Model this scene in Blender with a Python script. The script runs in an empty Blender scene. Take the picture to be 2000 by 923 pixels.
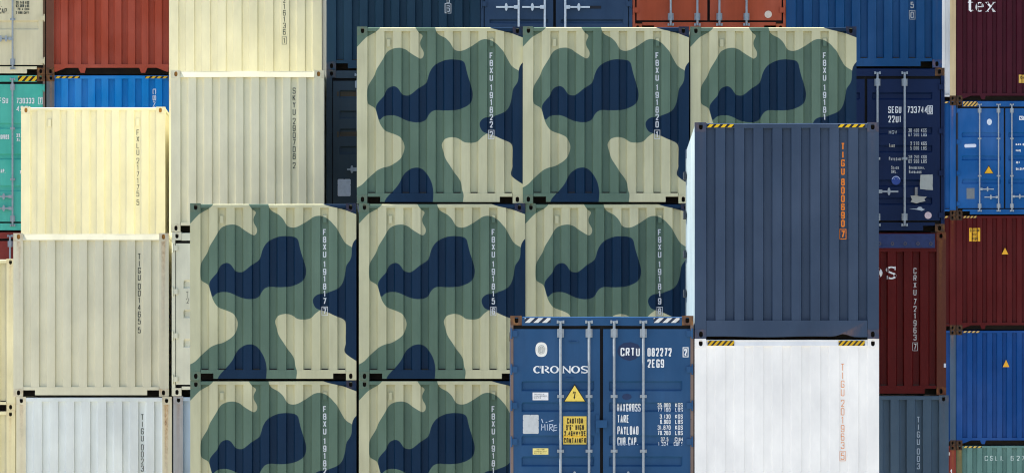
import bpy, math, random
import numpy as np
from mathutils import Vector, noise

# ------------------------------------------------------------------ camera, world, sun, exposure
S = bpy.context.scene
COL = S.collection
R = math.radians
FPX, HZ, EYE = 15000.0, 1206.5, 1.69          # focal length in photo pixels, horizon row, eye height
S_CAMO = 133.1                                 # photo pixels per metre at the camouflage stack
D0 = FPX / S_CAMO

cam = bpy.data.cameras.new('camera'); camo = bpy.data.objects.new('camera', cam); COL.objects.link(camo)
cam.sensor_width = 36.0; cam.lens = FPX / 2000.0 * 36.0
cam.shift_y = (HZ - 461.5) / 2000.0
cam.clip_start = 1.0; cam.clip_end = 3000.0
camo.location = (0, -D0, EYE); camo.rotation_euler = (R(90), 0, 0)
S.camera = camo

SUN_EL, SUN_AZ = 60.0, -86.5                   # azimuth clockwise from +Y
W = bpy.data.worlds.new('World'); S.world = W; W.use_nodes = True
nt = W.node_tree
sky = nt.nodes.new('ShaderNodeTexSky'); sky.sky_type = 'NISHITA'; sky.sun_disc = False
sky.sun_elevation = R(SUN_EL); sky.sun_rotation = R(SUN_AZ); sky.dust_density = 1.2
bg = nt.nodes['Background']; bg.inputs['Strength'].default_value = 0.10
nt.links.new(sky.outputs[0], bg.inputs[0])
sl = bpy.data.lights.new('sun', 'SUN'); sl.energy = 4.2; sl.angle = R(0.5); sl.color = (1.0, 0.95, 0.86)
so = bpy.data.objects.new('sun', sl); COL.objects.link(so)
to_sun = Vector((math.sin(R(SUN_AZ)) * math.cos(R(SUN_EL)), math.cos(R(SUN_AZ)) * math.cos(R(SUN_EL)), math.sin(R(SUN_EL))))
so.rotation_euler = to_sun.to_track_quat('Z', 'Y').to_euler(); so.location = (-40, -20, 90)
S.view_settings.view_transform = 'Standard'; S.view_settings.look = 'None'
S.view_settings.gamma = 1.0; S.view_settings.use_curve_mapping = False
S.view_settings.exposure = 1.25
S.cycles.filter_width = 1.1
S.cycles.use_denoising = True
S.cycles.max_bounces = 8; S.cycles.diffuse_bounces = 5

# ------------------------------------------------------------------ materials
MATS = {}
KALB = 0.92
def lin(rgb, k=KALB):
    o = []
    for c in rgb:
        c /= 255.0
        o.append(min(0.82, k * (c / 12.92 if c <= 0.04045 else ((c + 0.055) / 1.055) ** 2.4)))
    return (*o, 1.0)

def N(t, kind, **kw):
    n = t.nodes.new(kind)
    for k, v in kw.items(): setattr(n, k, v)
    return n
def mixrgb(t, fac, a, b, mode='MIX'):
    m = N(t, 'ShaderNodeMix', data_type='RGBA', blend_type=mode)
    for s, v in ((m.inputs[0], fac), (m.inputs[6], a), (m.inputs[7], b)):
        if hasattr(v, 'links'): t.links.new(v, s)
        else: s.default_value = v
    return m.outputs[2]
def maprange(t, v, a, b, c=0.0, d=1.0, smooth=False):
    m = N(t, 'ShaderNodeMapRange'); m.clamp = True
    if smooth: m.interpolation_type = 'SMOOTHSTEP'
    t.links.new(v, m.inputs[0])
    for i, x in zip((1, 2, 3, 4), (a, b, c, d)): m.inputs[i].default_value = x
    return m.outputs[0]
def mathn(t, op, a, b=0.0):
    m = N(t, 'ShaderNodeMath', operation=op)
    for s, v in ((m.inputs[0], a), (m.inputs[1], b)):
        if hasattr(v, 'links'): t.links.new(v, s)
        else: s.default_value = v
    return m.outputs[0]

TONE = {'navy_slate_paint': (50.6, 66.9, 89.6),
 'white_paint': (234.0, 237.5, 231.0),
 'sunlight_painted_side': (146.5, 161.8, 166.4),
 'door_blue_paint': (34.6, 74.6, 114.6),
 'grey_beige_paint': (216.6, 213.0, 186.9),
 'bright_cream_paint': (219.4, 214.6, 183.7),
 'off_white_paint': (217.7, 224.9, 224.8),
 'pale_sand_paint': (233.0, 227.0, 194.0),
 'pale_cream_door_paint': (227.8, 227.3, 203.5),
 'grey_white_paint': (170.2, 188.2, 202.3),
 'sand_yellow_paint': (186.9, 183.8, 158.5),
 'dirty_cream_door_paint': (208.2, 200.8, 168.0),
 'teal_paint': (67.5, 173.1, 155.9),
 'red_brown_paint': (159.7, 67.2, 44.9),
 'mid_blue_paint': (6.6, 121.7, 193.3),
 'midnight_navy_paint': (26.0, 55.8, 75.4),
 'black_navy_door_paint': (51.6, 65.3, 74.9),
 'slate_blue_door_paint': (47.4, 70.9, 99.0),
 'burnt_orange_paint': (169.7, 77.4, 48.3),
 'worn_blue_paint': (11.4, 68.6, 116.6),
 'dark_blue_door_paint': (6.6, 30.8, 68.3),
 'dark_red_paint': (80.8, 6.6, 6.6),
 'slate_grey_paint': (72.1, 93.1, 112.4),
 'maroon_paint': (58.0, 6.6, 25.4),
 'cobalt_blue_paint': (9.6, 78.6, 141.0),
 'oxblood_paint': (72.6, 6.6, 8.0),
 'strong_blue_paint': (6.6, 61.9, 123.4),
 'grey_green_paint': (85.8, 121.2, 115.3),
 'camouflage_paint': ((191.6, 190.0, 154.6), (91.3, 115.2, 98.9), (6.6, 40.1, 67.3))}
def paint(key, rgb, rough=0.5, grime=0.2, rust=0.15, metal=0.0, chalk=0.12, camouflage=False, k=KALB):
    """weathered container paint: vertical rain streaks, chalky fading, rust chips and rust runs"""
    if key in MATS: return MATS[key]
    if key in TONE: rgb = TONE[key]; k = 1.0; KK = 1.0
    else: KK = KALB
    m = bpy.data.materials.new(key); m.use_nodes = True; MATS[key] = m
    t = m.node_tree; bs = t.nodes['Principled BSDF']
    geo = N(t, 'ShaderNodeNewGeometry'); pos = geo.outputs['Position']
    def nz(scale, vec, detail=4.0, ro=0.55):
        mp = N(t, 'ShaderNodeMapping'); mp.inputs['Scale'].default_value = vec
        t.links.new(pos, mp.inputs[0])
        n = N(t, 'ShaderNodeTexNoise'); n.inputs['Scale'].default_value = scale
        n.inputs['Detail'].default_value = detail; n.inputs['Roughness'].default_value = ro
        t.links.new(mp.outputs[0], n.inputs['Vector']); return n.outputs[0]
    streak = nz(1.0, (16, 16, 0.9), 5.0, 0.65)
    blotch = nz(1.0, (1.3, 1.3, 0.9), 3.0)
    speck = nz(1.0, (24, 24, 16), 4.0, 0.6)
    if camouflage:
        a1 = N(t, 'ShaderNodeAttribute', attribute_name='green_distance')
        a2 = N(t, 'ShaderNodeAttribute', attribute_name='navy_distance')
        base = mixrgb(t, maprange(t, a1.outputs['Fac'], -0.003, 0.003), lin(rgb[0], KK), lin(rgb[1], KK))
        base = mixrgb(t, maprange(t, a2.outputs['Fac'], -0.003, 0.003), base, lin(rgb[2], KK))
    else:
        c = N(t, 'ShaderNodeRGB'); c.outputs[0].default_value = lin(rgb, k); base = c.outputs[0]
    # chalky sun-bleached areas
    hsv = N(t, 'ShaderNodeHueSaturation'); hsv.inputs['Saturation'].default_value = 0.93; hsv.inputs['Value'].default_value = 1.0 + chalk * 1.8
    t.links.new(base, hsv.inputs['Color'])
    base2 = mixrgb(t, maprange(t, blotch, 0.4, 0.7), base, hsv.outputs[0])
    base2 = mixrgb(t, 0.55, base2, mixrgb(t, 1.0, base2, mixrgb(t, maprange(t, nz(1.0, (2.4, 2.4, 1.1), 6.0, 0.6), 0.3, 0.7), (0.80, 0.80, 0.81, 1), (1.16, 1.15, 1.13, 1)), 'MULTIPLY'))
    # grime streaks
    gf = mathn(t, 'MULTIPLY', maprange(t, streak, 0.42, 0.75), maprange(t, blotch, 0.3, 0.65, 0.25, 1.0))
    gf = mathn(t, 'MULTIPLY', gf, grime)
    base3 = mixrgb(t, gf, base2, mixrgb(t, 1.0, base2, (0.42, 0.36, 0.28, 1), 'MULTIPLY'))
    # rust
    ra = N(t, 'ShaderNodeAttribute', attribute_name='rust')
    rn = mathn(t, 'ADD', mathn(t, 'MULTIPLY', speck, 0.62), mathn(t, 'MULTIPLY', blotch, 0.38))
    r1 = maprange(t, rn, 0.72 - 0.16 * rust, 0.75 - 0.15 * rust)
    r1 = mathn(t, 'MULTIPLY', r1, min(1.0, 0.35 + rust))
    r2 = mathn(t, 'MULTIPLY', ra.outputs['Fac'], maprange(t, mathn(t, 'ADD', mathn(t, 'MULTIPLY', streak, 0.6), mathn(t, 'MULTIPLY', speck, 0.4)), 0.35, 0.6, 0.25, 1.0))
    rf = mathn(t, 'MAXIMUM', r1, r2)
    rc = mixrgb(t, maprange(t, speck, 0.4, 0.65), (0.40, 0.17, 0.035, 1), (0.09, 0.035, 0.016, 1))
    rc = mixrgb(t, maprange(t, r2, 0.1, 0.5), rc, mixrgb(t, maprange(t, speck, 0.45, 0.7), (0.52, 0.25, 0.06, 1), (0.22, 0.09, 0.025, 1)))
    out = mixrgb(t, rf, base3, rc)
    t.links.new(out, bs.inputs['Base Color'])
    t.links.new(mathn(t, 'ADD', maprange(t, blotch, 0.3, 0.7, rough - 0.08, rough + 0.12), mathn(t, 'MULTIPLY', rf, 0.3)), bs.inputs['Roughness'])
    bs.inputs['Metallic'].default_value = metal
    bs.inputs['Specular IOR Level'].default_value = 0.16
    bp = N(t, 'ShaderNodeBump'); bp.inputs['Strength'].default_value = 0.12; bp.inputs['Distance'].default_value = 0.01
    t.links.new(mathn(t, 'ADD', speck, mathn(t, 'MULTIPLY', rf, 0.5)), bp.inputs['Height']); t.links.new(bp.outputs[0], bs.inputs['Normal'])
    return m

def plain(key, rgb, rough=0.6, metal=0.0, k=KALB, wear=0.15):
    """lettering, stickers and fittings: flat colour worn by small scuffs"""
    if key in MATS: return MATS[key]
    m = bpy.data.materials.new(key); m.use_nodes = True; MATS[key] = m
    t = m.node_tree; bs = t.nodes['Principled BSDF']
    geo = N(t, 'ShaderNodeNewGeometry')
    n = N(t, 'ShaderNodeTexNoise'); n.inputs['Scale'].default_value = 22; n.inputs['Detail'].default_value = 5
    t.links.new(geo.outputs['Position'], n.inputs['Vector'])
    c = lin(rgb, k)
    d = tuple(x * 0.62 for x in c[:3]) + (1,)
    t.links.new(mixrgb(t, maprange(t, n.outputs[0], 0.45, 0.72, 0.0, min(1, wear * 3)), c, d), bs.inputs['Base Color'])
    bs.inputs['Roughness'].default_value = rough; bs.inputs['Metallic'].default_value = metal
    bs.inputs['Specular IOR Level'].default_value = 0.3
    return m

# ------------------------------------------------------------------ mesh helpers
class MB:
    def __init__(s): s.v = []; s.f = []; s.mi = []
    def quad(s, a, b, c, d, m=0): s.poly((a, b, c, d), m)
    def bent_rail(s, pts, x0, x1, seed, amp=.0035, n=26, m=0):
        k = len(pts); i = len(s.v)
        for a in range(n + 1):
            x = x0 + (x1 - x0) * a / n; e = min(1, 6 * a / n, 6 * (n - a) / n)
            dz = e * amp * noise.noise((x * 1.7, seed, 1.3)); dy = e * amp * noise.noise((x * 2.3, seed, 7.7))
            s.v += [(x, y + dy, z + dz) for y, z in pts]
        s.f.append(tuple(range(i, i + k))); s.f.append(tuple(range(i + (n + 1) * k - 1, i + n * k - 1, -1))); s.mi += [m, m]
        for a in range(n):
            for b_ in range(k):
                c = (b_ + 1) % k; q = i + a * k
                s.f.append((q + b_, q + k + b_, q + k + c, q + c)); s.mi.append(m)
    def poly(s, pts, m=0):
        i = len(s.v); s.v += [tuple(p) for p in pts]; s.f.append(tuple(range(i, i + len(pts)))); s.mi.append(m)
    def box(s, x0, x1, y0, y1, z0, z1, m=0, chamf=0.0):
        if chamf:
            s.prism_yz([(y0, z0), (y0, z1 - chamf), (y0 + chamf, z1), (y1, z1), (y1, z0)], x0, x1, m); return
        i = len(s.v)
        s.v += [(x0, y0, z0), (x1, y0, z0), (x1, y1, z0), (x0, y1, z0), (x0, y0, z1), (x1, y0, z1), (x1, y1, z1), (x0, y1, z1)]
        for f in ((0, 3, 2, 1), (4, 5, 6, 7), (0, 1, 5, 4), (1, 2, 6, 5), (2, 3, 7, 6), (3, 0, 4, 7)):
            s.f.append(tuple(i + k for k in f)); s.mi.append(m)
    def prism_yz(s, pts, x0, x1, m=0):
        n = len(pts); i = len(s.v)
        s.v += [(x0, y, z) for y, z in pts] + [(x1, y, z) for y, z in pts]
        s.f.append(tuple(range(i, i + n))); s.f.append(tuple(range(i + 2 * n - 1, i + n - 1, -1))); s.mi += [m, m]
        for k in range(n):
            j = (k + 1) % n
            s.f.append((i + k, i + n + k, i + n + j, i + j)); s.mi.append(m)
    def prism_xz(s, pts, y0, y1, m=0):
        n = len(pts); i = len(s.v)
        s.v += [(x, y0, z) for x, z in pts] + [(x, y1, z) for x, z in pts]
        s.f.append(tuple(range(i, i + n))); s.f.append(tuple(range(i + 2 * n - 1, i + n - 1, -1))); s.mi += [m, m]
        for k in range(n):
            j = (k + 1) % n
            s.f.append((i + k, i + n + k, i + n + j, i + j)); s.mi.append(m)
    def grid(s, us, vs, fn, m=0):
        i = len(s.v); nu = len(us)
        for v in vs:
            for u in us: s.v.append(fn(u, v))
        for b in range(len(vs) - 1):
            for a in range(nu - 1):
                q = i + b * nu + a
                s.f.append((q, q + 1, q + nu + 1, q + nu)); s.mi.append(m)
    def tube(s, p, q, r, n=10, m=0):
        p, q = Vector(p), Vector(q); d = (q - p).normalized()
        a = d.orthogonal().normalized(); b = d.cross(a); i = len(s.v)
        for c in (p, q):
            for k in range(n):
                w = 2 * math.pi * k / n
                s.v.append(tuple(c + a * math.cos(w) * r + b * math.sin(w) * r))
        for k in range(n):
            j = (k + 1) % n; s.f.append((i + k, i + j, i + n + j, i + n + k)); s.mi.append(m)
        s.f.append(tuple(range(i + n - 1, i - 1, -1))); s.f.append(tuple(range(i + n, i + 2 * n))); s.mi += [m, m]
    def build(s, name, mats, parent=None, smooth=False, rust=None, camo_attr=None, fine=None):
        me = bpy.data.meshes.new(name)
        me.from_pydata(s.v, [], s.f)
        for mt in (mats if isinstance(mats, (list, tuple)) else [mats]): me.materials.append(mt)
        me.polygons.foreach_set('material_index', s.mi)
        if fine:
            import bmesh
            bm = bmesh.new(); bm.from_mesh(me)
            for _ in range(7):
                es = [e for e in bm.edges if e.calc_length() > fine]
                if not es: break
                bmesh.ops.subdivide_edges(bm, edges=es, cuts=1, use_grid_fill=True)
            bm.to_mesh(me); bm.free()
        if rust is not None or camo_attr is not None:
            co = np.empty(len(me.vertices) * 3, 'f'); me.vertices.foreach_get('co', co); co = co.reshape(-1, 3)
            if rust is not None:
                at = me.attributes.new('rust', 'FLOAT', 'POINT'); at.data.foreach_set('value', np.clip(rust(co), 0, 1).astype('f'))
            if camo_attr is not None:
                for nm, val in camo_attr(co):
                    at = me.attributes.new(nm, 'FLOAT', 'POINT'); at.data.foreach_set('value', val.astype('f'))
        if smooth: me.shade_smooth()
        me.update()
        o = bpy.data.objects.new(name, me); COL.objects.link(o)
        if parent: o.parent = parent
        return o

# ------------------------------------------------------------------ stroke lettering
G = {}
def g(ch, *st): G[ch] = st
g('A', ('s', (0, 0), (.5, 1), (1, 0)), ('s', (.17, .3), (.83, .3)))
g('B', ('s', (0, 0), (0, 1)), ('r', (0, 1), (.95, 1), (.95, .53), (0, .53)), ('r', (0, .53), (1, .53), (1, 0), (0, 0)))
g('C', ('r', (1, .72), (1, 1), (0, 1), (0, 0), (1, 0), (1, .28)))
g('D', ('s', (0, 0), (0, 1)), ('r', (0, 1), (1, 1), (1, 0), (0, 0)))
g('E', ('s', (1, 1), (0, 1), (0, 0), (1, 0)), ('s', (0, .52), (.85, .52)))
g('F', ('s', (1, 1), (0, 1), (0, 0)), ('s', (0, .52), (.85, .52)))
g('G', ('r', (1, .74), (1, 1), (0, 1), (0, 0), (1, 0), (1, .45), (.5, .45)))
g('H', ('s', (0, 0), (0, 1)), ('s', (1, 0), (1, 1)), ('s', (0, .52), (1, .52)))
g('I', ('s', (.5, 0), (.5, 1)))
g('J', ('r', (1, 1), (1, 0), (0, 0), (0, .3)))
g('K', ('s', (0, 0), (0, 1)), ('s', (1, 1), (0, .38)), ('s', (.3, .56), (1, 0)))
g('L', ('s', (0, 1), (0, 0), (1, 0)))
g('M', ('s', (0, 0), (0, 1), (.5, .35), (1, 1), (1, 0)))
g('N', ('s', (0, 0), (0, 1), (1, 0), (1, 1)))
g('O', ('c', (0, 0), (0, 1), (1, 1), (1, 0)))
g('P', ('s', (0, 0), (0, 1)), ('r', (0, 1), (1, 1), (1, .46), (0, .46)))
g('R', ('s', (0, 0), (0, 1)), ('r', (0, 1), (1, 1), (1, .48), (0, .48)), ('s', (.5, .48), (1, 0)))
g('S', ('r', (1, .76), (1, 1), (0, 1), (0, .54), (1, .48), (1, 0), (0, 0), (0, .24)))
g('T', ('s', (0, 1), (1, 1)), ('s', (.5, 1), (.5, 0)))
g('U', ('r', (0, 1), (0, 0), (1, 0), (1, 1)))
g('V', ('s', (0, 1), (.5, 0), (1, 1)))
g('W', ('s', (0, 1), (.25, 0), (.5, .7), (.75, 0), (1, 1)))
g('X', ('s', (0, 1), (1, 0)), ('s', (1, 1), (0, 0)))
g('Y', ('s', (0, 1), (.5, .48), (1, 1)), ('s', (.5, .48), (.5, 0)))
g('Z', ('s', (0, 1), (1, 1), (0, 0), (1, 0)))
g('0', ('c', (0, 0), (0, 1), (1, 1), (1, 0)))
g('1', ('s', (.12, .8), (.55, 1), (.55, 0)))
g('2', ('r', (0, .72), (0, 1), (1, 1), (1, .58), (.02, 0)), ('s', (0, 0), (1, 0)))
g('3', ('r', (0, .78), (0, 1), (1, 1), (1, .55), (.4, .53)), ('r', (.4, .53), (1, .53), (1, 0), (0, 0), (0, .24)))
g('4', ('s', (.74, 0), (.74, 1), (0, .28), (1, .28)))
g('5', ('s', (.95, 1), (.08, 1), (.04, .52)), ('r', (.04, .52), (.4, .62), (1, .62), (1, 0), (0, 0), (0, .22)))
g('6', ('r', (.95, .78), (.95, 1), (0, 1), (0, .4)), ('c', (0, 0), (0, .58), (1, .58), (1, 0)))
g('7', ('s', (0, 1), (1, 1), (.35, 0)))
g('8', ('c', (.06, .53), (.06, 1), (.94, 1), (.94, .53)), ('c', (0, 0), (0, .53), (1, .53), (1, 0)))
g('9', ('r', (.05, .22), (.05, 0), (1, 0), (1, .6)), ('c', (0, .42), (0, 1), (1, 1), (1, .42)))
g('.', ('s', (.4, 0), (.4, .12)))
g(',', ('s', (.4, .1), (.3, -.12)))
g("'", ('s', (.5, 1), (.5, .75)))
g('"', ('s', (.3, 1), (.3, .75)), ('s', (.7, 1), (.7, .75)))
g('-', ('s', (.1, .5), (.9, .5)))
def chaikin(p, closed, it=3):
    for _ in range(it):
        q = [] if closed else [p[0]]
        n = len(p)
        for i in range(n if closed else n - 1):
            a, b = p[i], p[(i + 1) % n]
            q += [(a[0] * .75 + b[0] * .25, a[1] * .75 + b[1] * .25), (a[0] * .25 + b[0] * .75, a[1] * .25 + b[1] * .75)]
        if not closed: q.append(p[-1])
        p = q
    return p
def presquare(p, closed):
    """put extra points along the sides so that rounded corners stay tight"""
    n = len(p); q = []
    for i in range(n if closed else n - 1):
        a, b = p[i], p[(i + 1) % n]
        q.append(a)
        for f in (.42, .58): q.append((a[0] + (b[0] - a[0]) * f, a[1] + (b[1] - a[1]) * f))
    if not closed: q.append(p[-1])
    return q
def strip(mb, pts, closed, hw, surf, lift, m=0, hh=None):
    """a painted stroke of half width hw (hh for horizontal runs) lying on the surface"""
    hh = hh or hw
    q = []
    n = len(pts)
    for i in range(n if closed else n - 1):                       # resample
        a, b = pts[i], pts[(i + 1) % n]
        L = math.hypot(b[0] - a[0], b[1] - a[1])
        if L < 1e-6: continue
        k = max(1, int(L / 0.02))
        for j in range(k): q.append((a[0] + (b[0] - a[0]) * j / k, a[1] + (b[1] - a[1]) * j / k))
    if not closed: q.append(pts[-1])
    n = len(q); i0 = len(mb.v)
    for i in range(n):
        a = q[i - 1] if (closed or i > 0) else q[i]
        b = q[(i + 1) % n] if (closed or i < n - 1) else q[i]
        d1 = Vector((q[i][0] - a[0], q[i][1] - a[1])); d2 = Vector((b[0] - q[i][0], b[1] - q[i][1]))
        if d1.length < 1e-7: d1 = d2
        if d2.length < 1e-7: d2 = d1
        d1.normalize(); d2.normalize(); t = d1 + d2
        if t.length < 1e-4: t = d1
        t.normalize(); nx, nz = -t.y, t.x
        mit = 1.0 / max(0.6, abs(nx * -d1.y + nz * d1.x))
        for sg in (1, -1):
            x = q[i][0] + sg * nx * hw * mit; z = q[i][1] + sg * nz * hh * mit
            mb.v.append((x, surf(x, z) - lift, z))
    for i in range(n if closed else n - 1):
        j = (i + 1) % n
        mb.f.append((i0 + 2 * i + 1, i0 + 2 * j + 1, i0 + 2 * j, i0 + 2 * i)); mb.mi.append(m)
def glyph(mb, ch, x, z, w, h, hw, surf, m=0, rot=False, lift=0.003):
    hw *= 1.06
    c = ch.upper()
    if c not in G: return
    if ch.islower(): h *= 0.76
    ww, hhh = w - 2 * hw, h - 2 * hw
    for k, st in enumerate(G[c]):
        p = list(st[1:]); cl = st[0] == 'c'
        if st[0] in 'rc': p = chaikin(presquare(p, cl), cl, 2)
        if rot: P = [(x + hw + b * hhh, z + w - hw - a * ww) for a, b in p]
        else: P = [(x + hw + a * ww, z + hw + b * hhh) for a, b in p]
        strip(mb, P, cl, hw, surf, lift + 0.0006 * k, m)
def htext(mb, x0, x1, z0, z1, s, hw, surf, m=0, gap=0.32):
    n = sum(.55 if c in " .,'1I" else 1.0 for c in s)
    w = (x1 - x0) / (n + gap * (len(s) - 1)); x = x0
    for c in s:
        cw = w * (.55 if c in " .,'1I" else 1.0)
        glyph(mb, c, x, z0, cw, z1 - z0, hw, surf, m); x += cw + gap * w
def rectdecal(mb, x0, x1, z0, z1, surf, lift=0.002, m=0, step=0.03):
    nx = max(1, int((x1 - x0) / step)); nz_ = max(1, int((z1 - z0) / step))
    us = [x0 + (x1 - x0) * i / nx for i in range(nx + 1)]; vs = [z0 + (z1 - z0) * i / nz_ for i in range(nz_ + 1)]
    mb.grid(us, vs, lambda u, v: (u, surf(u, v) - lift, v), m)
def polydecal(mb, pts, surf, lift=0.002, m=0):
    y = min(surf(x, z) for x, z in pts) - lift
    mb.poly([(x, y, z) for x, z in pts], m)
def ellipse(cx, cz, rx, rz, n=24): return [(cx + rx * math.cos(2 * math.pi * k / n), cz + rz * math.sin(2 * math.pi * k / n)) for k in range(n)]
def rrect(x0, x1, z0, z1, r, n=4):
    p = []
    for cx, cz, a in ((x1 - r, z1 - r, 0), (x0 + r, z1 - r, 90), (x0 + r, z0 + r, 180), (x1 - r, z0 + r, 270)):
        p += [(cx + r * math.cos(R(a + 90 * k / n)), cz + r * math.sin(R(a + 90 * k / n))) for k in range(n + 1)]
    return p

# ------------------------------------------------------------------ camouflage pattern (painted shapes, in metres on a 2.438 x 2.591 end)
SHAPES = {'green': [
 [(113,-8),(113.2,1),(120.2,11.5),(127,15),(128.5,19),(122.8,28.4),(123.6,37.5),(129.5,46.6),(130.8,53.1),(128.8,59.6),(123.6,62.5),(115.8,58.3),(104,51),(96.2,44),(85.8,40.8),(75.4,41.4),(65,44),(57.2,50),(52,60.9),(45.5,71.3),(37.7,83.6),(33.8,95.3),(26,107),(20.3,117.4),(19.5,133),(20.3,148.6),(26,152.5),(35.1,157),(37.7,164.2),(40.3,174.6),(43.4,185),(48.1,194.1),(54.6,202),(67.6,206.4),(81.9,212.4),(85.8,215.7),(91,224),(93.6,234.5),(89.7,247.5),(85.8,256),(75.4,264.4),(62.4,270.9),(52,273),(39,278.7),(21.7,293.9),(11.2,306.2),(0.7,312.3),(-8,314),(-8,352),(205,352),(207.4,336),(208.7,325.5),(204.8,316.2),(204,303),(198.2,292.5),(190.3,283.3),(183.4,272.2),(171.7,255.3),(169.1,242.3),(165.2,230.6),(166,225.4),(171.2,217.6),(182.1,214.4),(192.5,214.4),(200.3,217.6),(205.5,222.2),(210.7,224.8),(221.1,225.6),(231.5,224.1),(238,221),(241.9,215.7),(251,208.5),(268,200),(300,180),(308,150),(313,125),(319,100),(317,86),(315.2,84.9),(303,78.4),(293.9,62.8),(286.1,48),(280.9,42.7),(273.1,33.6),(264,27),(254.9,24),(244.5,24.5),(234.1,30.2),(223.7,37.5),(210.7,45.3),(201.6,47.3),(192.5,45.8),(187.3,41.4),(182.1,31),(174.3,23.2),(169.1,19.8),(160,15.4),(154.8,10.2),(152.2,1),(152,-8)],
 [(-8,45),(0,40),(10.4,28.4),(19.5,19.3),(31.2,12.8),(39,8.9),(45.5,2.4),(48,-8),(-8,-8)]],
 'navy': [
 [(36.4,157.7),(39,150),(46.8,140.8),(53.3,134.3),(55.9,125.2),(61.1,118.2),(70.2,114.8),(78,117.4),(83.2,123.9),(87.1,130.4),(93.6,133.5),(102.7,133.5),(111.8,126.5),(119.6,119.5),(134,110.9),(137.9,103.1),(140.5,91.4),(145.7,81),(153.5,72.7),(166.5,65.9),(182.1,63.3),(197.7,63.6),(205.5,65.9),(210.7,70.6),(212.8,81),(215.9,94),(221.1,109.6),(225,122.6),(226.3,133),(223.7,146),(215.9,153.8),(202.9,159.6),(187.3,162.4),(171.7,162.9),(156.1,161.1),(145.7,164.2),(139.2,172),(135.8,179.8),(127.5,184.5),(117,186.3),(104,184.5),(91,179.3),(78,173.3),(67.6,171.3),(57.2,172),(49.4,176),(43.4,183.5),(40.3,172)],
 [(334,60),(324.6,68),(318.6,74.5),(315.2,83.6),(315.2,101.8),(312.1,110.9),(304.3,120),(303,130.4),(300.4,146),(295.2,159),(286.1,166.8),(273.1,171.5),(262.7,175.2),(252.3,175.2),(243.2,179.8),(238.5,187.6),(240.6,196.7),(245.8,204.5),(254.9,207.1),(267.9,211),(283.5,218.9),(296.5,222.8),(303,228.7),(303.8,239.7),(303,265.7),(303.8,272.2),(299.5,284.6),(303.5,292.5),(323.3,305.7),(334,310)],
 [(53,352),(53.3,337.8),(63.9,325.4),(74.4,315),(83.6,303),(87.6,292.5),(92.8,284.6),(96.2,281.3),(104,276),(114.4,273),(124.9,274),(134,281.3),(144.2,297.8),(148.1,311),(149.4,324),(148.1,338.6),(148,352)],
 [(254,-8),(256.2,1),(273.1,6.3),(288.7,9.4),(299,11.5),(308.2,15.4),(323.8,21.3),(334,25),(334,-8)]]}
def sdf_polys(x, z, polys):
    best = np.full(x.shape, -1e9)
    for p in polys:
        P = np.array(chaikin([(a * 2.438 / 324.0, 2.591 - b * 2.591 / 343.0) for a, b in p], True, 2))
        Q = np.roll(P, -1, axis=0); d2 = np.full(x.shape, 1e9); ins = np.zeros(x.shape, bool)
        for (ax, az), (bx, bz) in zip(P, Q):
            ex, ez = bx - ax, bz - az; l2 = ex * ex + ez * ez + 1e-12
            t = np.clip(((x - ax) * ex + (z - az) * ez) / l2, 0, 1)
            d2 = np.minimum(d2, (x - ax - t * ex) ** 2 + (z - az - t * ez) ** 2)
            if abs(ez) > 1e-12:
                ins ^= ((az > z) != (bz > z)) & (x < ex * (z - az) / ez + ax)
        best = np.maximum(best, np.where(ins, 1, -1) * np.sqrt(d2))
    return best
def camo_attr(co):
    return [('green_distance', sdf_polys(co[:, 0], co[:, 2], SHAPES['green'])), ('navy_distance', sdf_polys(co[:, 0], co[:, 2], SHAPES['navy']))]

# ------------------------------------------------------------------ container
POST, REC, SLOPE, DEEP, RIB0 = 0.15, 0.130, 0.018, 0.054, 0.010
dark_steel = lambda: plain('dark_casting_cavity', (45, 38, 32), 0.8)
def zinc(): return plain('galvanised_rod', (158, 168, 176), 0.5, 0.2)

def panel_depth(Wd, deep=DEEP, n=9, rec=REC):
    rib = (Wd - 2 * POST - n * rec) / (n - 1)
    def f(u, z=0.0):
        t = (u - POST) % (rec + rib)
        if u < POST or u > Wd - POST or t > rec: return RIB0
        return RIB0 + deep * max(0.0, min(1.0, t / SLOPE, (rec - t) / SLOPE))
    us = [POST]
    for k in range(n):
        a = POST + k * (rec + rib)
        us += [a + SLOPE, a + rec - SLOPE, a + rec]
        if k < n - 1: us.append(a + rec + rib)
    return f, us

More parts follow.
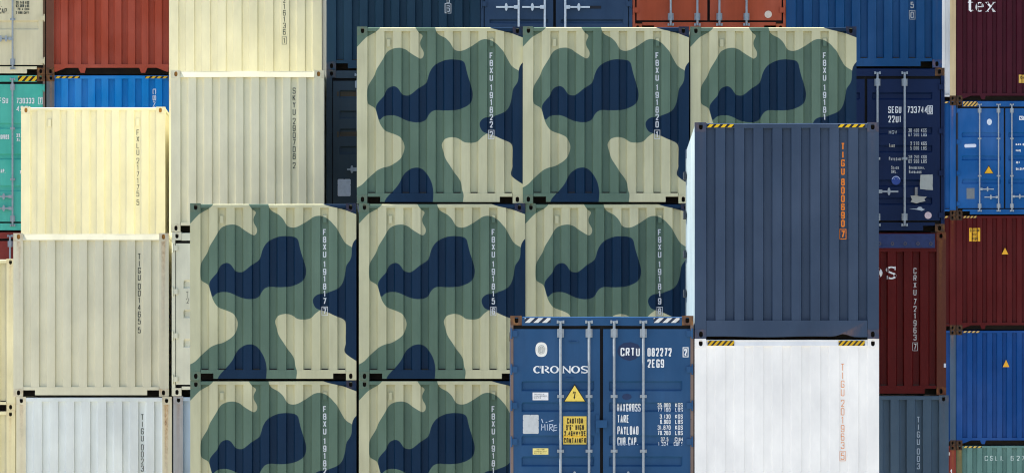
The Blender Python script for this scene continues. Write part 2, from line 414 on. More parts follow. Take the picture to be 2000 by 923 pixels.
def casting(mb, x0, x1, z0, z1, yd=0.16, hole=(0.052, 0.078), hc=None, top=False, depth=.07):
    """a corner casting with a real oval aperture in its front face (material 1 = cavity)"""
    cx, cz = hc or ((x0 + x1) / 2, (z0 + z1) / 2); n = 16
    ang = [2 * math.pi * k / n for k in range(n)]
    ova = [(cx + hole[0] / 2 * math.copysign(abs(math.cos(a)) ** .8, math.cos(a)), cz + hole[1] / 2 * math.copysign(abs(math.sin(a)) ** .8, math.sin(a))) for a in ang]
    rim = []
    for a in ang:
        c, s_ = math.cos(a), math.sin(a)
        tx = ((x1 - cx) if c > 0 else (cx - x0)) / max(1e-6, abs(c)); tz = ((z1 - cz) if s_ > 0 else (cz - z0)) / max(1e-6, abs(s_))
        # snap the diagonals to the corners
        if abs(abs(c) - abs(s_)) < 0.05: rim.append((x1 if c > 0 else x0, z1 if s_ > 0 else z0))
        else:
            t = min(tx, tz); rim.append((cx + c * t, cz + s_ * t))
    i = len(mb.v)
    mb.v += [(x, 0, z) for x, z in rim] + [(x, 0, z) for x, z in ova] + [(x, depth, z) for x, z in ova] + [(x, yd, z) for x, z in rim]
    for k in range(n):
        j = (k + 1) % n
        mb.f.append((i + k, i + j, i + n + j, i + n + k)); mb.mi.append(0)
        mb.f.append((i + n + k, i + n + j, i + 2 * n + j, i + 2 * n + k)); mb.mi.append(1)
        mb.f.append((i + j, i + k, i + 3 * n + k, i + 3 * n + j)); mb.mi.append(0)
    mb.f.append(tuple(i + 2 * n + k for k in range(n))); mb.mi.append(1)
    mb.f.append(tuple(i + 3 * n + k for k in range(n - 1, -1, -1))); mb.mi.append(0)

def tilted_rail(Wd, H, mat, root, hz):
    pass

class Box:
    """one container; local frame: x from its left edge, y from its front, z from its base"""
    def __init__(s, px0, px1, ytop, ybot, scale, label, L=6.058, group=None, sideways=0.0, category='shipping container', name='shipping_container'):
        s.s, s.px0, s.ybot = scale, px0, ybot
        s.W = (px1 - px0) / scale; s.H = (ybot - ytop) / scale; s.L = L
        s.root = bpy.data.objects.new(name, None); COL.objects.link(s.root)
        s.root.location = ((px0 - 1000) / scale, FPX / scale - D0, EYE + (HZ - ybot) / scale)
        s.root.empty_display_size = 0.5
        rr_ = random.Random(int(px0 * 3 + ytop)); s.root.rotation_euler = (0, R(rr_.uniform(-.05, .05)), R(rr_.uniform(-.35, .35)))
        s.root['label'] = label; s.root['category'] = category
        if group: s.root['group'] = group
        s.surf = lambda u, z: RIB0
        s.front = None
    def U(s, px): return (px - s.px0) / s.s
    def Z(s, py): return (s.ybot - py) / s.s
    # -------- structure shared by both kinds
    def frame(s, mat, post_mat=None, cast_mat=None, side_mat=None, rail='notch', header='flat', rust_post=0.0, rust_cast=0.3, camou=False, postw=POST, hh=None, cav=None, rs=(1, 1), inset_rail=False, seed=0):
        Wd, H, L, rt = s.W, s.H, s.L, s.root
        post_mat = post_mat or mat; cast_mat = cast_mat or post_mat; side_mat = side_mat or mat
        ca = camo_attr if camou else None; fine = 0.035 if camou else None
        cw, chh = 0.152, 0.125
        rnd = random.Random(seed + int(s.px0) * 7 + int(s.ybot))
        cr = lambda co: np.full(len(co), rust_cast) * (0.6 + 0.4 * np.sin(co[:, 0] * 40 + co[:, 2] * 31))
        for x0, sg in ((0, 1), (Wd - cw, -1)):
            for z0, tp in ((0, False), (H - chh, True)):
                mb = MB(); casting(mb, x0, x0 + cw, z0, z0 + chh, hc=(x0 + cw / 2 + sg * 0.006, z0 + chh / 2 + (0.004 if tp else -0.004)), top=tp, depth=.018 if (cav and tp) else .07)
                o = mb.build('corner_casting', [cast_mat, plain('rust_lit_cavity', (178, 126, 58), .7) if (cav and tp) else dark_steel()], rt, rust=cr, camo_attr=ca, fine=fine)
                mb = MB(); mb.box(x0, x0 + cw, L - 0.16, L, z0, z0 + chh); mb.build('corner_casting', cast_mat, rt, camo_attr=ca)
            mb = MB()
            px = x0 if sg > 0 else Wd - postw
            zs = [chh + (H - 2 * chh) * k / 60 for k in range(61)]
            us = [px + postw * k / 6 for k in range(7)]
            yb = 0.004 if postw > .1 else 0.002
            mb.grid(us, zs, lambda u, v: (u, yb + 0.0025 * noise.noise((u * 3, v * 1.5, rnd_s)) if 0 < u < Wd else yb, v)) if False else mb.grid(us, zs, lambda u, v: (u, yb, v))
            e0, e1 = px, px + postw
            for xe in (e0, e1): mb.grid([yb, 0.09], zs, lambda y, v, xe=xe: (xe, y, v))
            r0 = rust_post * rs[0 if sg > 0 else 1]
            cxh = x0 + cw / 2 + sg * 0.01
            def pr(co, cxh=cxh, r0=r0, ph=rnd.random() * 6):
                d = H - chh - co[:, 2]
                ln = 0.55 + 0.25 * np.sin(co[:, 0] * 90 + ph)
                return r0 * np.exp(-d / ln) * np.exp(-((co[:, 0] - cxh) / 0.03) ** 2) * 1.5 + r0 * 0.07 * np.exp(-d / 1.2)
            mb.build('corner_post', post_mat, rt, rust=pr if r0 else None, camo_attr=ca)
            # side wall: corrugated sheet with top and bottom side rails and rear post
            mb = MB(); xo = 0.004 if sg > 0 else Wd - 0.004; xi = lambda d: xo + sg * d
            ys = [0.09]; ds = [0.02]
            npr = int((L - 0.3) / 0.278); pit = (L - 0.3) / npr
            for k in range(npr):
                a = 0.15 + k * pit
                for f, d in ((0, .006), (.26, .006), (.5, .042), (.76, .042)):
                    ys.append(a + f * pit); ds.append(d)
            ys.append(L - 0.15); ds.append(.006)
            i0 = len(mb.v)
            for y, d in zip(ys, ds): mb.v += [(xi(d), y, 0.14), (xi(d), y, H - (0.012 if inset_rail and sg > 0 else 0.055))]
            for k in range(len(ys) - 1):
                q = i0 + 2 * k; mb.f.append((q, q + 2, q + 3, q + 1)); mb.mi.append(0)
            a, b = sorted((xi(0), xi(0.06)))
            if inset_rail and sg > 0: a, b = xi(.03), xi(.09)
            mb.box(a, b, 0.16, L - 0.16, 0.03, 0.1405); mb.box(a, b, 0.16, L - 0.16, H - 0.06, H - 0.008)
            a, b = sorted((xi(0), xi(0.09))); mb.box(a, b, L - 0.152, L - 0.004, 0.125, H - 0.125)
            mb.build('side_wall', side_mat, rt)
        mb = MB(); mb.box(0.055, Wd - 0.055, 0.02, L - 0.01, H - 0.035, H - 0.016); mb.build('roof', mat, rt)
        mb = MB(); mb.box(0.065, Wd - 0.065, 0.06, L - 0.01, 0.142, 0.17); mb.box(0.07, Wd - 0.07, 0.34, 0.40, 0.02, 0.1415); mb.build('floor', plain('dark_underframe', (60, 55, 50), 0.8), rt)
        mb = MB(); mb.box(0.10, Wd - 0.10, L - 0.02, L - 0.012, 0.15, H - 0.03); mb.build('rear_wall', mat, rt)
        # header
        hh = hh or 0.062
        mb = MB(); x0, x1 = cw + 0.001, Wd - cw - 0.001; z1 = H - 0.012; z0 = z1 - hh
        if header == 'tilt': mb.bent_rail([(-.004, z0), (-.004, z0 + 0.006), (0.023, z1), (0.14, z1), (0.14, z0)], x0, x1, s.px0 * .37)
        elif header == 'inset': mb.bent_rail([(0.006, z0), (0.006, z0 + .006), (0.03, z1), (0.10, z1), (0.10, z0)], x0, x1, s.px0 * .37)
        else: mb.bent_rail([(0.006, z0), (0.006, z1 - .010), (0.018, z1), (0.10, z1), (0.10, z0)], x0, x1, s.px0 * .37)
        s.header = mb.build('top_rail', mat, rt, camo_attr=ca, fine=fine); s.hz = (z0, z1)
        # sill
        mb = MB(); zt = 0.15; y0, y1 = 0.006, 0.08
        if rail == 'notch':
            a, b = cw + 0.004, Wd - cw - 0.004; n = 0.185
            mb.box(a, b, y0, y1, 0.1, zt); mb.box(a + n, b - n, y0, y1, 0.022, 0.0999)
        elif rail == 'plain':
            mb.box(cw + .002, Wd - cw - .002, y0, y1, 0.03, zt)
        elif rail == 'skirt':
            mb.prism_xz([(cw, .125), (cw, .05), (cw + .03, .05), (cw + .22, .125), (.60, .125), (.645, .03), (.72, .03), (.745, .125), (1.74, .125), (1.775, .03), (1.85, .03), (1.895, .125),
                         (Wd - cw - .22, .125), (Wd - cw - .03, .05), (Wd - cw, .05), (Wd - cw, .125), (Wd - POST, .19), (POST, .19)], y0, y1)
            zt = .19
        elif rail == 'dented':
            pts = [(cw + .002, .022)]
            for k in range(41):
                u = cw + .01 + (Wd - 2 * cw - .02) * k / 40
                q = 0.045 * max(0, 1 - abs(u - s.U(1648)) / 0.16) ** 1.3 + 0.006 * math.sin(u * 5)
                pts.append((u, .028 + q))
            zt = 0.245
            pts += [(Wd - cw - .002, .022), (Wd - cw - .002, zt), (cw + .002, zt)]
            mb.prism_xz(pts, y0, y1)
        ru = None
        if rail == 'dented':
            uc = s.U(1648)
            ru = lambda co: .5 * np.exp(-((co[:, 0] - uc) / .075) ** 2) * np.exp(-np.maximum(0, co[:, 2] - .05) / .03)
        s.sill = mb.build('bottom_rail', mat, rt, camo_attr=ca, fine=fine, rust=ru); s.zt = zt
        return s
    def panel(s, mat, camou=False, deep=DEEP, seed=1, dent=0.004, rows=None):
        Wd, H = s.W, s.H
        f, us = panel_depth(Wd, deep)
        s.surf = f
        fu = []
        for a, b in zip(us[:-1], us[1:]):
            k = max(1, round((b - a) / (0.022 if camou else 0.06)))
            fu += [a + (b - a) * j / k for j in range(k)]
        fu.append(us[-1])
        z0, z1 = s.zt + 0.0005, s.hz[0] - 0.0005 + 0.003
        nz_ = rows or (120 if camou else 26)
        zs = [z0 + (z1 - z0) * k / nz_ for k in range(nz_ + 1)]
        mb = MB()
        def pt(u, z):
            e = min(1, (u - POST) / .1, (Wd - POST - u) / .1)
            return (u, f(u + 1e-7) + dent * max(0, e) * noise.noise((u * 2.1 + seed * 9.7, z * 1.3, seed * 3.1)), z)
        mb.grid(fu, zs, pt)
        s.front = mb.build('end_wall', mat, s.root, camo_attr=camo_attr if camou else None)
        return s
    # -------- decals in photo pixels
    def vtext(s, px, ytop, text, pitch, h, w, stroke, mat, box=None, gap=0.3, parent=None, name='serial_number', rot=False):
        mb = MB(); y = ytop; sc = s.s
        items = []
        for c in text:
            if c == ' ': y += gap * pitch; continue
            items.append((c, y)); y += pitch
        lift = 0.005
        for c, yy in items:
            if rot: glyph(mb, c, s.U(px) - w / 2 / sc, s.Z(yy + h), h / sc, w / sc, stroke / sc / 2, s.surf, 0, rot=True, lift=lift)
            else: glyph(mb, c, s.U(px) - w / 2 / sc, s.Z(yy + h), w / sc, h / sc, stroke / sc / 2, s.surf, 0, lift=lift)
        if box:
            x0, x1 = s.U(px - w * .82), s.U(px + w * .82); z0, z1 = s.Z(items[-1][1] + h * 1.17), s.Z(items[-1][1] - h * .17)
            strip(mb, [(x0, z0), (x1, z0), (x1, z1), (x0, z1)], True, stroke / sc * .3, s.surf, lift + .002)
        return mb.build(name, mat, parent or s.front)
    def stripes(s, pxa, pxb, c1=(232, 190, 20), c2=(22, 22, 24), n=4, ya=None, yb=None, lean=0.9):
        """slanted hazard tape on the header"""
        z0, z1 = (s.hz[0] + .006, s.hz[1] - .012) if ya is None else (s.Z(yb), s.Z(ya))
        u0, u1 = s.U(pxa), s.U(pxb); mb = MB(); h = z1 - z0; p = (u1 - u0) / n
        mb.quad((u0, .0035, z0), (u1, .0035, z0), (u1, .0035, z1), (u0, .0035, z1), 1)
        for k in range(-1, n + 1):
            a = u0 + k * p; pts = [(a, z0), (a + p * .56, z0), (a + p * .56 + h * lean, z1), (a + h * lean, z1)]
            def clip(ps, lim, keep):
                out = []
                for i in range(len(ps)):
                    A, B = ps[i], ps[(i + 1) % len(ps)]
                    ia, ib = keep(A[0]), keep(B[0])
                    if ia: out.append(A)
                    if ia != ib:
                        t = (lim - A[0]) / (B[0] - A[0]); out.append((lim, A[1] + t * (B[1] - A[1])))
                return out
            pts = clip(pts, u0, lambda x: x >= u0)
            if pts: pts = clip(pts, u1, lambda x: x <= u1)
            if len(pts) >= 3: mb.poly([(x, .0025, z) for x, z in pts], 0)
        mb.build('hazard_stripe', [plain('stripe_%d_%d_%d' % c1, c1, .5), plain('stripe_%d_%d_%d' % c2, c2, .5)], s.header)
    # -------- doors
    def doors(s, mat, gasket=None, recs=None, gap=None, rods=(), guides=(), brackets='top', handles=(), hinges=(), rod_mat=None, hh=0.12, side=0.033, sill_h=0.15, deep=.034, edge=0.075):
        Wd, H = s.W, s.H
        gasket = gasket or plain('door_gasket', (24, 24, 26), .8)
        gp = s.U(gap) if gap else Wd / 2
        zb, zt = sill_h + .03, s.hz[0] - .045
        recs = recs if recs is not None else [(zt - a - .14, zt - a) for a in (0.70, 0.98, 1.42, 1.70) if zt - a - .14 > zb + .1]
        mb = MB(); mb.quad((side * .5, .055, sill_h + .0), (Wd - side * .5, .055, sill_h), (Wd - side * .5, .055, s.hz[0] + .002), (side * .5, .055, s.hz[0] + .002)); mb.build('door_gasket', gasket, s.root)
        s.door = []; Y0 = 0.012
        rr = []
        for k, (a, b) in enumerate(((side + .004, gp - .021), (gp + .021, Wd - side - .004))):
            r0, r1 = a + (edge if k == 0 else .075), b - (.075 if k == 0 else edge)
            R_ = [(r0, r1, z0, z1) for z0, z1 in recs]; rr += R_
        def surf(u, z):
            d = 0
            for r0, r1, z0, z1 in rr:
                d = max(d, min(1.0, (u - r0) / .02, (r1 - u) / .02, (z - z0) / .025, (z1 - z) / .025))
            return Y0 + deep * max(0, d)
        s.surf = surf
        for k, (a, b) in enumerate(((side + .004, gp - .021), (gp + .021, Wd - side - .004))):
            us = {a, b}; zs = {zb, zt}
            for r0, r1, z0, z1 in rr:
                if r0 >= a and r1 <= b: us |= {r0, r0 + .02, r1 - .02, r1}
                zs |= {z0, z0 + .025, z1 - .025, z1}
            n0 = 14
            us |= {a + (b - a) * i / n0 for i in range(n0)}; zs |= {zb + (zt - zb) * i / 24 for i in range(24)}
            us, zs = sorted(us), sorted(zs)
            mb = MB()
            mb.grid(us, zs, lambda u, v: (u, surf(u, v) + .003 * noise.noise((u * 2 + gp, v * 1.5, s.px0 * .01)), v))
            mb.grid([a, a], [zb, zt], lambda u, v: (u, Y0, v)) if False else None
            for xe in (a, b): mb.quad((xe, Y0, zb), (xe, .05, zb), (xe, .05, zt), (xe, Y0, zt))
            mb.quad((a, Y0, zt), (b, Y0, zt), (b, .05, zt), (a, .05, zt)); mb.quad((a, Y0, zb), (a, .05, zb), (b, .05, zb), (b, Y0, zb))
            s.door.append(mb.build('door', mat, s.root))
            for py in hinges:
                z = s.Z(py); x0 = (.004 if k == 0 else Wd - .094); mb = MB(); mb.box(x0, x0 + .09, -.012, .012, z - .04, z + .04)
                mb.tube((x0 + (.012 if k == 0 else .078), -.008, z - .07), (x0 + (.012 if k == 0 else .078), -.008, z + .07), .012)
                mb.build('hinge', mat, s.door[k])
        rm = rod_mat or zinc(); rz0, rz1 = sill_h - .05, s.hz[0] + .05
        for px in rods:
            u = s.U(px); par = s.door[0 if u < gp else 1]
            mb = MB(); mb.tube((u, -.035, rz0), (u, -.035, rz1), .0175); o = mb.build('lock_rod', rm, par, smooth=False)
            for zc, keep in ((s.hz[0] - .10, s.hz[0] + .045), (zb + .055, sill_h - .045)):
                mb = MB(); mb.box(u - .045, u + .045, -.02, .011, zc - .055, zc + .055); mb.box(u - .022, u + .022, -.055, -.02, zc - .06, zc + .06)
                for q in (-.035, .035):
                    for w in (-.035, .035): mb.tube((u + q, -.026, zc + w), (u + q, -.018, zc + w), .009, 6)
                mb.build('rod_bracket', rm, par)
                mb = MB(); mb.box(u - .04, u + .04, -.03, .004, keep - .012, keep + .018); mb.box(u - .05, u - .028, -.05, .004, keep - .016, keep + .024); mb.box(u + .028, u + .05, -.05, .004, keep - .016, keep + .024)
                mb.build('cam_keeper', rm, par)
            for py in guides:
                z = s.Z(py); mb = MB(); mb.box(u - .045, u + .045, -.016, .011, z - .02, z + .02); mb.box(u - .022, u + .022, -.056, -.016, z - .018, z + .018); mb.build('rod_guide', rm, par)
        for px, py, ln in handles:                                # ln in metres, sign = direction
            u, z = s.U(px), s.Z(py); par = s.door[0 if u < gp else 1]; mb = MB(); sg = 1 if ln > 0 else -1
            a, b = sorted((u + sg * .02, u + ln)); mb.box(a, b, -.05, -.036, z - .014, z + .014)
            a, b = sorted((u + sg * .012, u + sg * .075)); mb.box(a, b, -.056, -.03, z - .028, z + .028)
            uc = u + ln * .55; mb.prism_xz(ellipse(uc, z, .024, .062, 12), -.064, -.0505); mb.prism_xz(ellipse(uc, z, .02, .03, 10), -.036, .012)
            mb.build('handle', rm, par)
        return s
    def frame_doors(s, mat, **kw):
        return s.frame(mat, postw=kw.pop('postw', .04), hh=kw.pop('hh', .12), rail=kw.pop('rail', 'notch'), **kw)
    def sticker(s, px0, px1, py0, py1, rgb, name='sticker', parent=None, lift=.003, shape=None, wear=.12):
        mb = MB()
        if shape: polydecal(mb, [(s.U(x), s.Z(y)) for x, y in shape], s.surf, lift)
        else: rectdecal(mb, s.U(px0), s.U(px1), s.Z(py1), s.Z(py0), s.surf, lift)
        return mb.build(name, plain('sticker_%d_%d_%d' % rgb, rgb, .5, wear=wear), parent or (s.front if s.front else s.door[0 if s.U((px0 + px1) / 2) < s.W / 2 else 1]))
    def text(s, items, mat, stroke, parent, name='lettering', gap=.32):
        mb = MB()
        for t, x0, x1, y0, y1 in items:
            htext(mb, s.U(x0), s.U(x1), s.Z(y1), s.Z(y0), t, stroke / s.s / 2, lambda u, z: s.surf(u, z) - .004, 0, gap)
        return mb.build(name, mat, parent)

white = lambda: plain('white_lettering', (236, 240, 242), .5, wear=.08)
black = lambda: plain('dark_lettering', (58, 66, 62), .6, wear=.2)
faintw = lambda: plain('faded_white_lettering', (190, 196, 200), .6, wear=.3)

# ------------------------------------------------------------------ the setting: ground
def ground():
    mb = MB(); mb.quad((-900, -700, 0), (900, -700, 0), (900, 1100, 0), (-900, 1100, 0))
    m = bpy.data.materials.new('pale_concrete_hardstand'); m.use_nodes = True; t = m.node_tree; bs = t.nodes['Principled BSDF']
    geo = N(t, 'ShaderNodeNewGeometry'); n = N(t, 'ShaderNodeTexNoise'); n.inputs['Scale'].default_value = .35; n.inputs['Detail'].default_value = 8
    t.links.new(geo.outputs['Position'], n.inputs['Vector'])
    t.links.new(mixrgb(t, maprange(t, n.outputs[0], .35, .65), (.36, .33, .28, 1), (.48, .44, .37, 1)), bs.inputs['Base Color']); bs.inputs['Roughness'].default_value = .9
    o = mb.build('ground', m); o['kind'] = 'structure'
ground()

# ------------------------------------------------------------------ camouflage containers: one prototype, copied with its parts
CX = [(697, 1, 4), (1021, 2, 4), (1348.5, 3, 4), (371.5, 1, 3), (701, 2, 3), (1026, 3, 3), (371.5, 1, 2), (701, 2, 2)]
CAMO = [((206, 200, 158), (97, 122, 106), (24, 46, 82))]
cm = paint('camouflage_paint', CAMO[0], .5, .2, .08, chalk=.08, camouflage=True)
def camo_z(level): return 2.591 * level
camo_labels = {
 (697, 4): ('camouflage container on the top row numbered 191822, beside the pale container', 'FBXU 191822 2', True),
 (1021, 4): ('camouflage container on the top row numbered 191820, between two other camouflage ones', 'FBXU 191820 1', True),
 (1348.5, 4): ('camouflage container partly hidden behind the top of the dark navy container', 'FBXU 19181', False),
 (371.5, 3): ('camouflage container numbered 191817, leftmost of the middle camouflage row', 'FBXU 191817 7', True),
 (701, 3): ('camouflage container numbered 191815, in the middle row under 191822', 'FBXU 191815 6', True),
 (1026, 3): ('camouflage container numbered 191819, partly hidden behind the blue door container', 'FBXU 191819 8', True),
 (371.5, 2): ('camouflage container of the lowest row with its base cut off, under 191817', 'FBXU 19182', False),
 (701, 2): ('camouflage container of the lowest row with its base cut off, beside the blue door container', 'FBXU 19181', False)}
GCAMO = 'camouflage painted shipping containers'
wl = (S_CAMO * 2.438)
def camo_proto():
    zb = HZ - (camo_z(3) - EYE) * S_CAMO
    b = Box(697, 697 + wl, zb - 2.591 * S_CAMO, zb, S_CAMO, '', group=GCAMO)
    b.frame(cm, rail='notch', camou=True, rust_cast=.16, hh=.055)
    b.panel(cm, True, seed=3)
    # two little ventilators in recesses
    for lx, ly in ((61.5, 30.5), (262.5, 29.5)):
        u, z = lx * 2.438 / 324, 2.591 - ly * 2.591 / 343; y = b.surf(u, z)
        mb = MB(); mb.box(u - .026, u + .026, y - .028, y + .002, z - .062, z + .058, chamf=.012)
        mb.build('vent', cm, b.front, camo_attr=camo_attr, fine=.03)
    return b
cp = camo_proto(); allc = []
def children(o): return [c for c in bpy.data.objects if c.parent == o]
def tree(o): return [(c, [(d, []) for d in children(c)]) for c in children(o)]
kids = tree(cp.root)
for i, (px, col, lev) in enumerate(CX):
    if i == 0: r = cp.root; ew = cp.front
    else:
        r = cp.root.copy(); COL.objects.link(r)
        for c, sub in kids:
            k = c.copy(); COL.objects.link(k); k.parent = r
            if c == cp.front: ew = k
            for d, _ in sub:
                e = d.copy(); COL.objects.link(e); e.parent = k
    rr_ = random.Random(i + 5); r.rotation_euler = (0, R(rr_.uniform(-.06, .06)), R(rr_.uniform(-.3, .3)))
    r.location = ((px - 1000) / S_CAMO, random.Random(i).uniform(-.03, .03), camo_z(lev - 1))
    lab, ser, boxed = camo_labels[(px, lev)]
    r['label'] = lab; r['category'] = 'shipping container'; r['group'] = GCAMO
    allc.append((r, ew, ser, boxed))
for r, ew, ser, boxed in allc:
    cp.root_ = r
    zb = HZ - (camo_z(3) - EYE) * S_CAMO
    yt = zb - 2.591 * S_CAMO
    o = cp.vtext(697 + 262.5, yt + 50, ser, 14.35, 12.4, 6.6, 1.95, white(), box=boxed, gap=.36, parent=ew)

# ------------------------------------------------------------------ front right stack
def P(key, rgb, **k): return paint(key, rgb, **k)
SF = 146.5
navy = P('navy_slate_paint', (62, 80, 116), grime=.12, rust=.06, rough=.45)
b = Box(1357, 1716.6, 239, 661, SF, 'dark navy ribbed container with orange number, standing on the white one', group=None)
b.frame(navy, rail='dented', rust_cast=.22, inset_rail=True, side_mat=P('sunlight_painted_side', (190, 204, 220), grime=.1, rust=.12, rough=.4), rust_post=.05)  # side walls far paler than the navy front: sunlight put into their colour
b.panel(navy, seed=5)
for zz in (.3, .85, 1.4, 1.95, 2.5):
    mb = MB(); mb.box(-.035, .003, b.L - .45, b.L - .06, zz - .05, zz + .05); mb.build('hinge', plain('dark_fitting', (60, 66, 74), .6), b.root)
b.stripes(1381, 1434); b.stripes(1637, 1690)
b.vtext(1646.7, 278.6, 'TIGU 800690 7', 16.15, 14, 7.4, 2.4, plain('orange_lettering', (250, 136, 44), .5, wear=.03), box=True, gap=.3)
wht = P('white_paint', (243, 245, 238), grime=.0, rust=.0, rough=.45, k=1.0, chalk=.02)
b = Box(1356.7, 1717, 661, 1040.5, SF, 'bright white ribbed container with pale orange number, under the dark navy one')
b.frame(wht, rail='notch', header='inset', rust_cast=.12, hh=.085); b.panel(wht, seed=6, deep=.018, dent=.002)
b.stripes(1382, 1434, (214, 170, 10), (40, 40, 42), 5); b.stripes(1638, 1689, (214, 170, 10), (40, 40, 42), 5)
b.vtext(1646, 709.5, 'TIGU 201963 5', 16.4, 13.8, 6.6, 1.1, plain('faded_orange_lettering', (236, 158, 104), .6), box=True, gap=.28)

# the blue double-door container
X = lambda v: 980 + v / 2.8575
Y = lambda v: 600 + v / 2.8575
blue = P('door_blue_paint', (56, 92, 146), grime=.16, rust=.08, chalk=.1)
rustpost = P('chipped_rust_edge', (120, 104, 96), rust=.6, grime=.4)
b = Box(996.8, 1354.5, 616, 1040.3, SF, 'blue container with double doors, lock rods and yellow caution stickers')
b.frame_doors(blue, post_mat=rustpost, cast_mat=P('rusty_casting_paint', (86, 66, 58), rust=.6, grime=.4), rust_cast=.55, rust_post=.5)
zt = lambda v: b.Z(Y(v))
b.doors(blue, recs=[(zt(y1), zt(y0)) for y0, y1 in ((408, 466), (526, 582), (711, 768), (828, 886), (1010, 1066))], gap=X(557), rods=[X(v) for v in (328, 487, 627, 790)], guides=[Y(495), Y(800)], hinges=[Y(v) for v in (145, 345, 547, 748, 960)], edge=.11,
        handles=[(X(328), Y(938), .34), (X(627), Y(938), .34)])
b.stripes(X(128), X(272), (226, 226, 222), (36, 48, 70), 3, lean=1.1, ya=Y(58), yb=Y(85)); b.stripes(X(848), X(992), (226, 226, 222), (36, 48, 70), 3, lean=1.1, ya=Y(58), yb=Y(85))
L, Rr = b.door
# lock plate between the doors
mb = MB(); u, z = b.U(X(556)), b.Z(Y(649)); mb.box(u - .075, u + .075, -.03, -.012, z - .05, z + .05); mb.box(u - .075, u - .03, -.012, .011, z - .12, z + .12); mb.build('lock_plate', blue, Rr)
W_ = white()
b.text([('CRTU', X(663), X(771), Y(224), Y(270)), ('082272', X(813), X(948), Y(225), Y(272)), ('2EG9', X(813), X(906), Y(288), Y(335)), ('2', X(1018), X(1034), Y(230), Y(268))], W_, 2.4, Rr, 'serial_number', .3)
mb = MB(); strip(mb, [(b.U(X(1012)), b.Z(Y(274))), (b.U(X(1040)), b.Z(Y(274))), (b.U(X(1040)), b.Z(Y(223))), (b.U(X(1012)), b.Z(Y(223)))], True, .0055, b.surf, .004); mb.build('check_box', W_, Rr)
b.text([('MAXGROSS', X(643), X(775), Y(535), Y(580)), ('TARE', X(645), X(710), Y(598), Y(642)), ('PAYLOAD', X(645), X(763), Y(661), Y(708)), ('CUB.CAP.', X(645), X(762), Y(722), Y(768))], W_, 1.8, Rr, 'lettering', .3)
b.text([(t, X(x0), X(x1), Y(y0), Y(y1)) for t, x0, x1, y0, y1 in (
  ('35.000', 870, 942, 532, 555), ('KGS', 968, 1010, 532, 555), ('77 160', 870, 942, 558, 581), ('LBS', 968, 1010, 558, 581), ('3.130', 882, 942, 595, 618), ('KGS', 968, 1010, 595, 618), ('6.900', 884, 942, 624, 648), ('LBS', 968, 1010, 624, 648),
  ('31.870', 870, 942, 656, 680), ('KGS', 968, 1010, 656, 680), ('70.260', 870, 942, 686, 710), ('LBS', 968, 1010, 686, 710), ('37.5', 888, 930, 722, 745), ('CUM', 966, 1010, 722, 745), ('1 324', 874, 930, 748, 770), ('CUFT', 960, 1010, 748, 770))], W_, 1.15, Rr, 'lettering', .3)
b.sticker(0, 0, 0, 0, (26, 48, 86), 'painted_patch', Rr, .002, [(X(x), Y(y)) for x, y in ((645, 245), (655, 215), (680, 198), (720, 192), (760, 205), (775, 230), (772, 262), (748, 286), (715, 297), (680, 288), (655, 270))])
b.sticker(0, 0, 0, 0, (28, 52, 92), 'painted_patch', Rr, .002, [(X(698 + 28 * math.cos(a / 8 * 6.283)), Y(497 + 18 * math.sin(a / 8 * 6.283))) for a in range(8)])
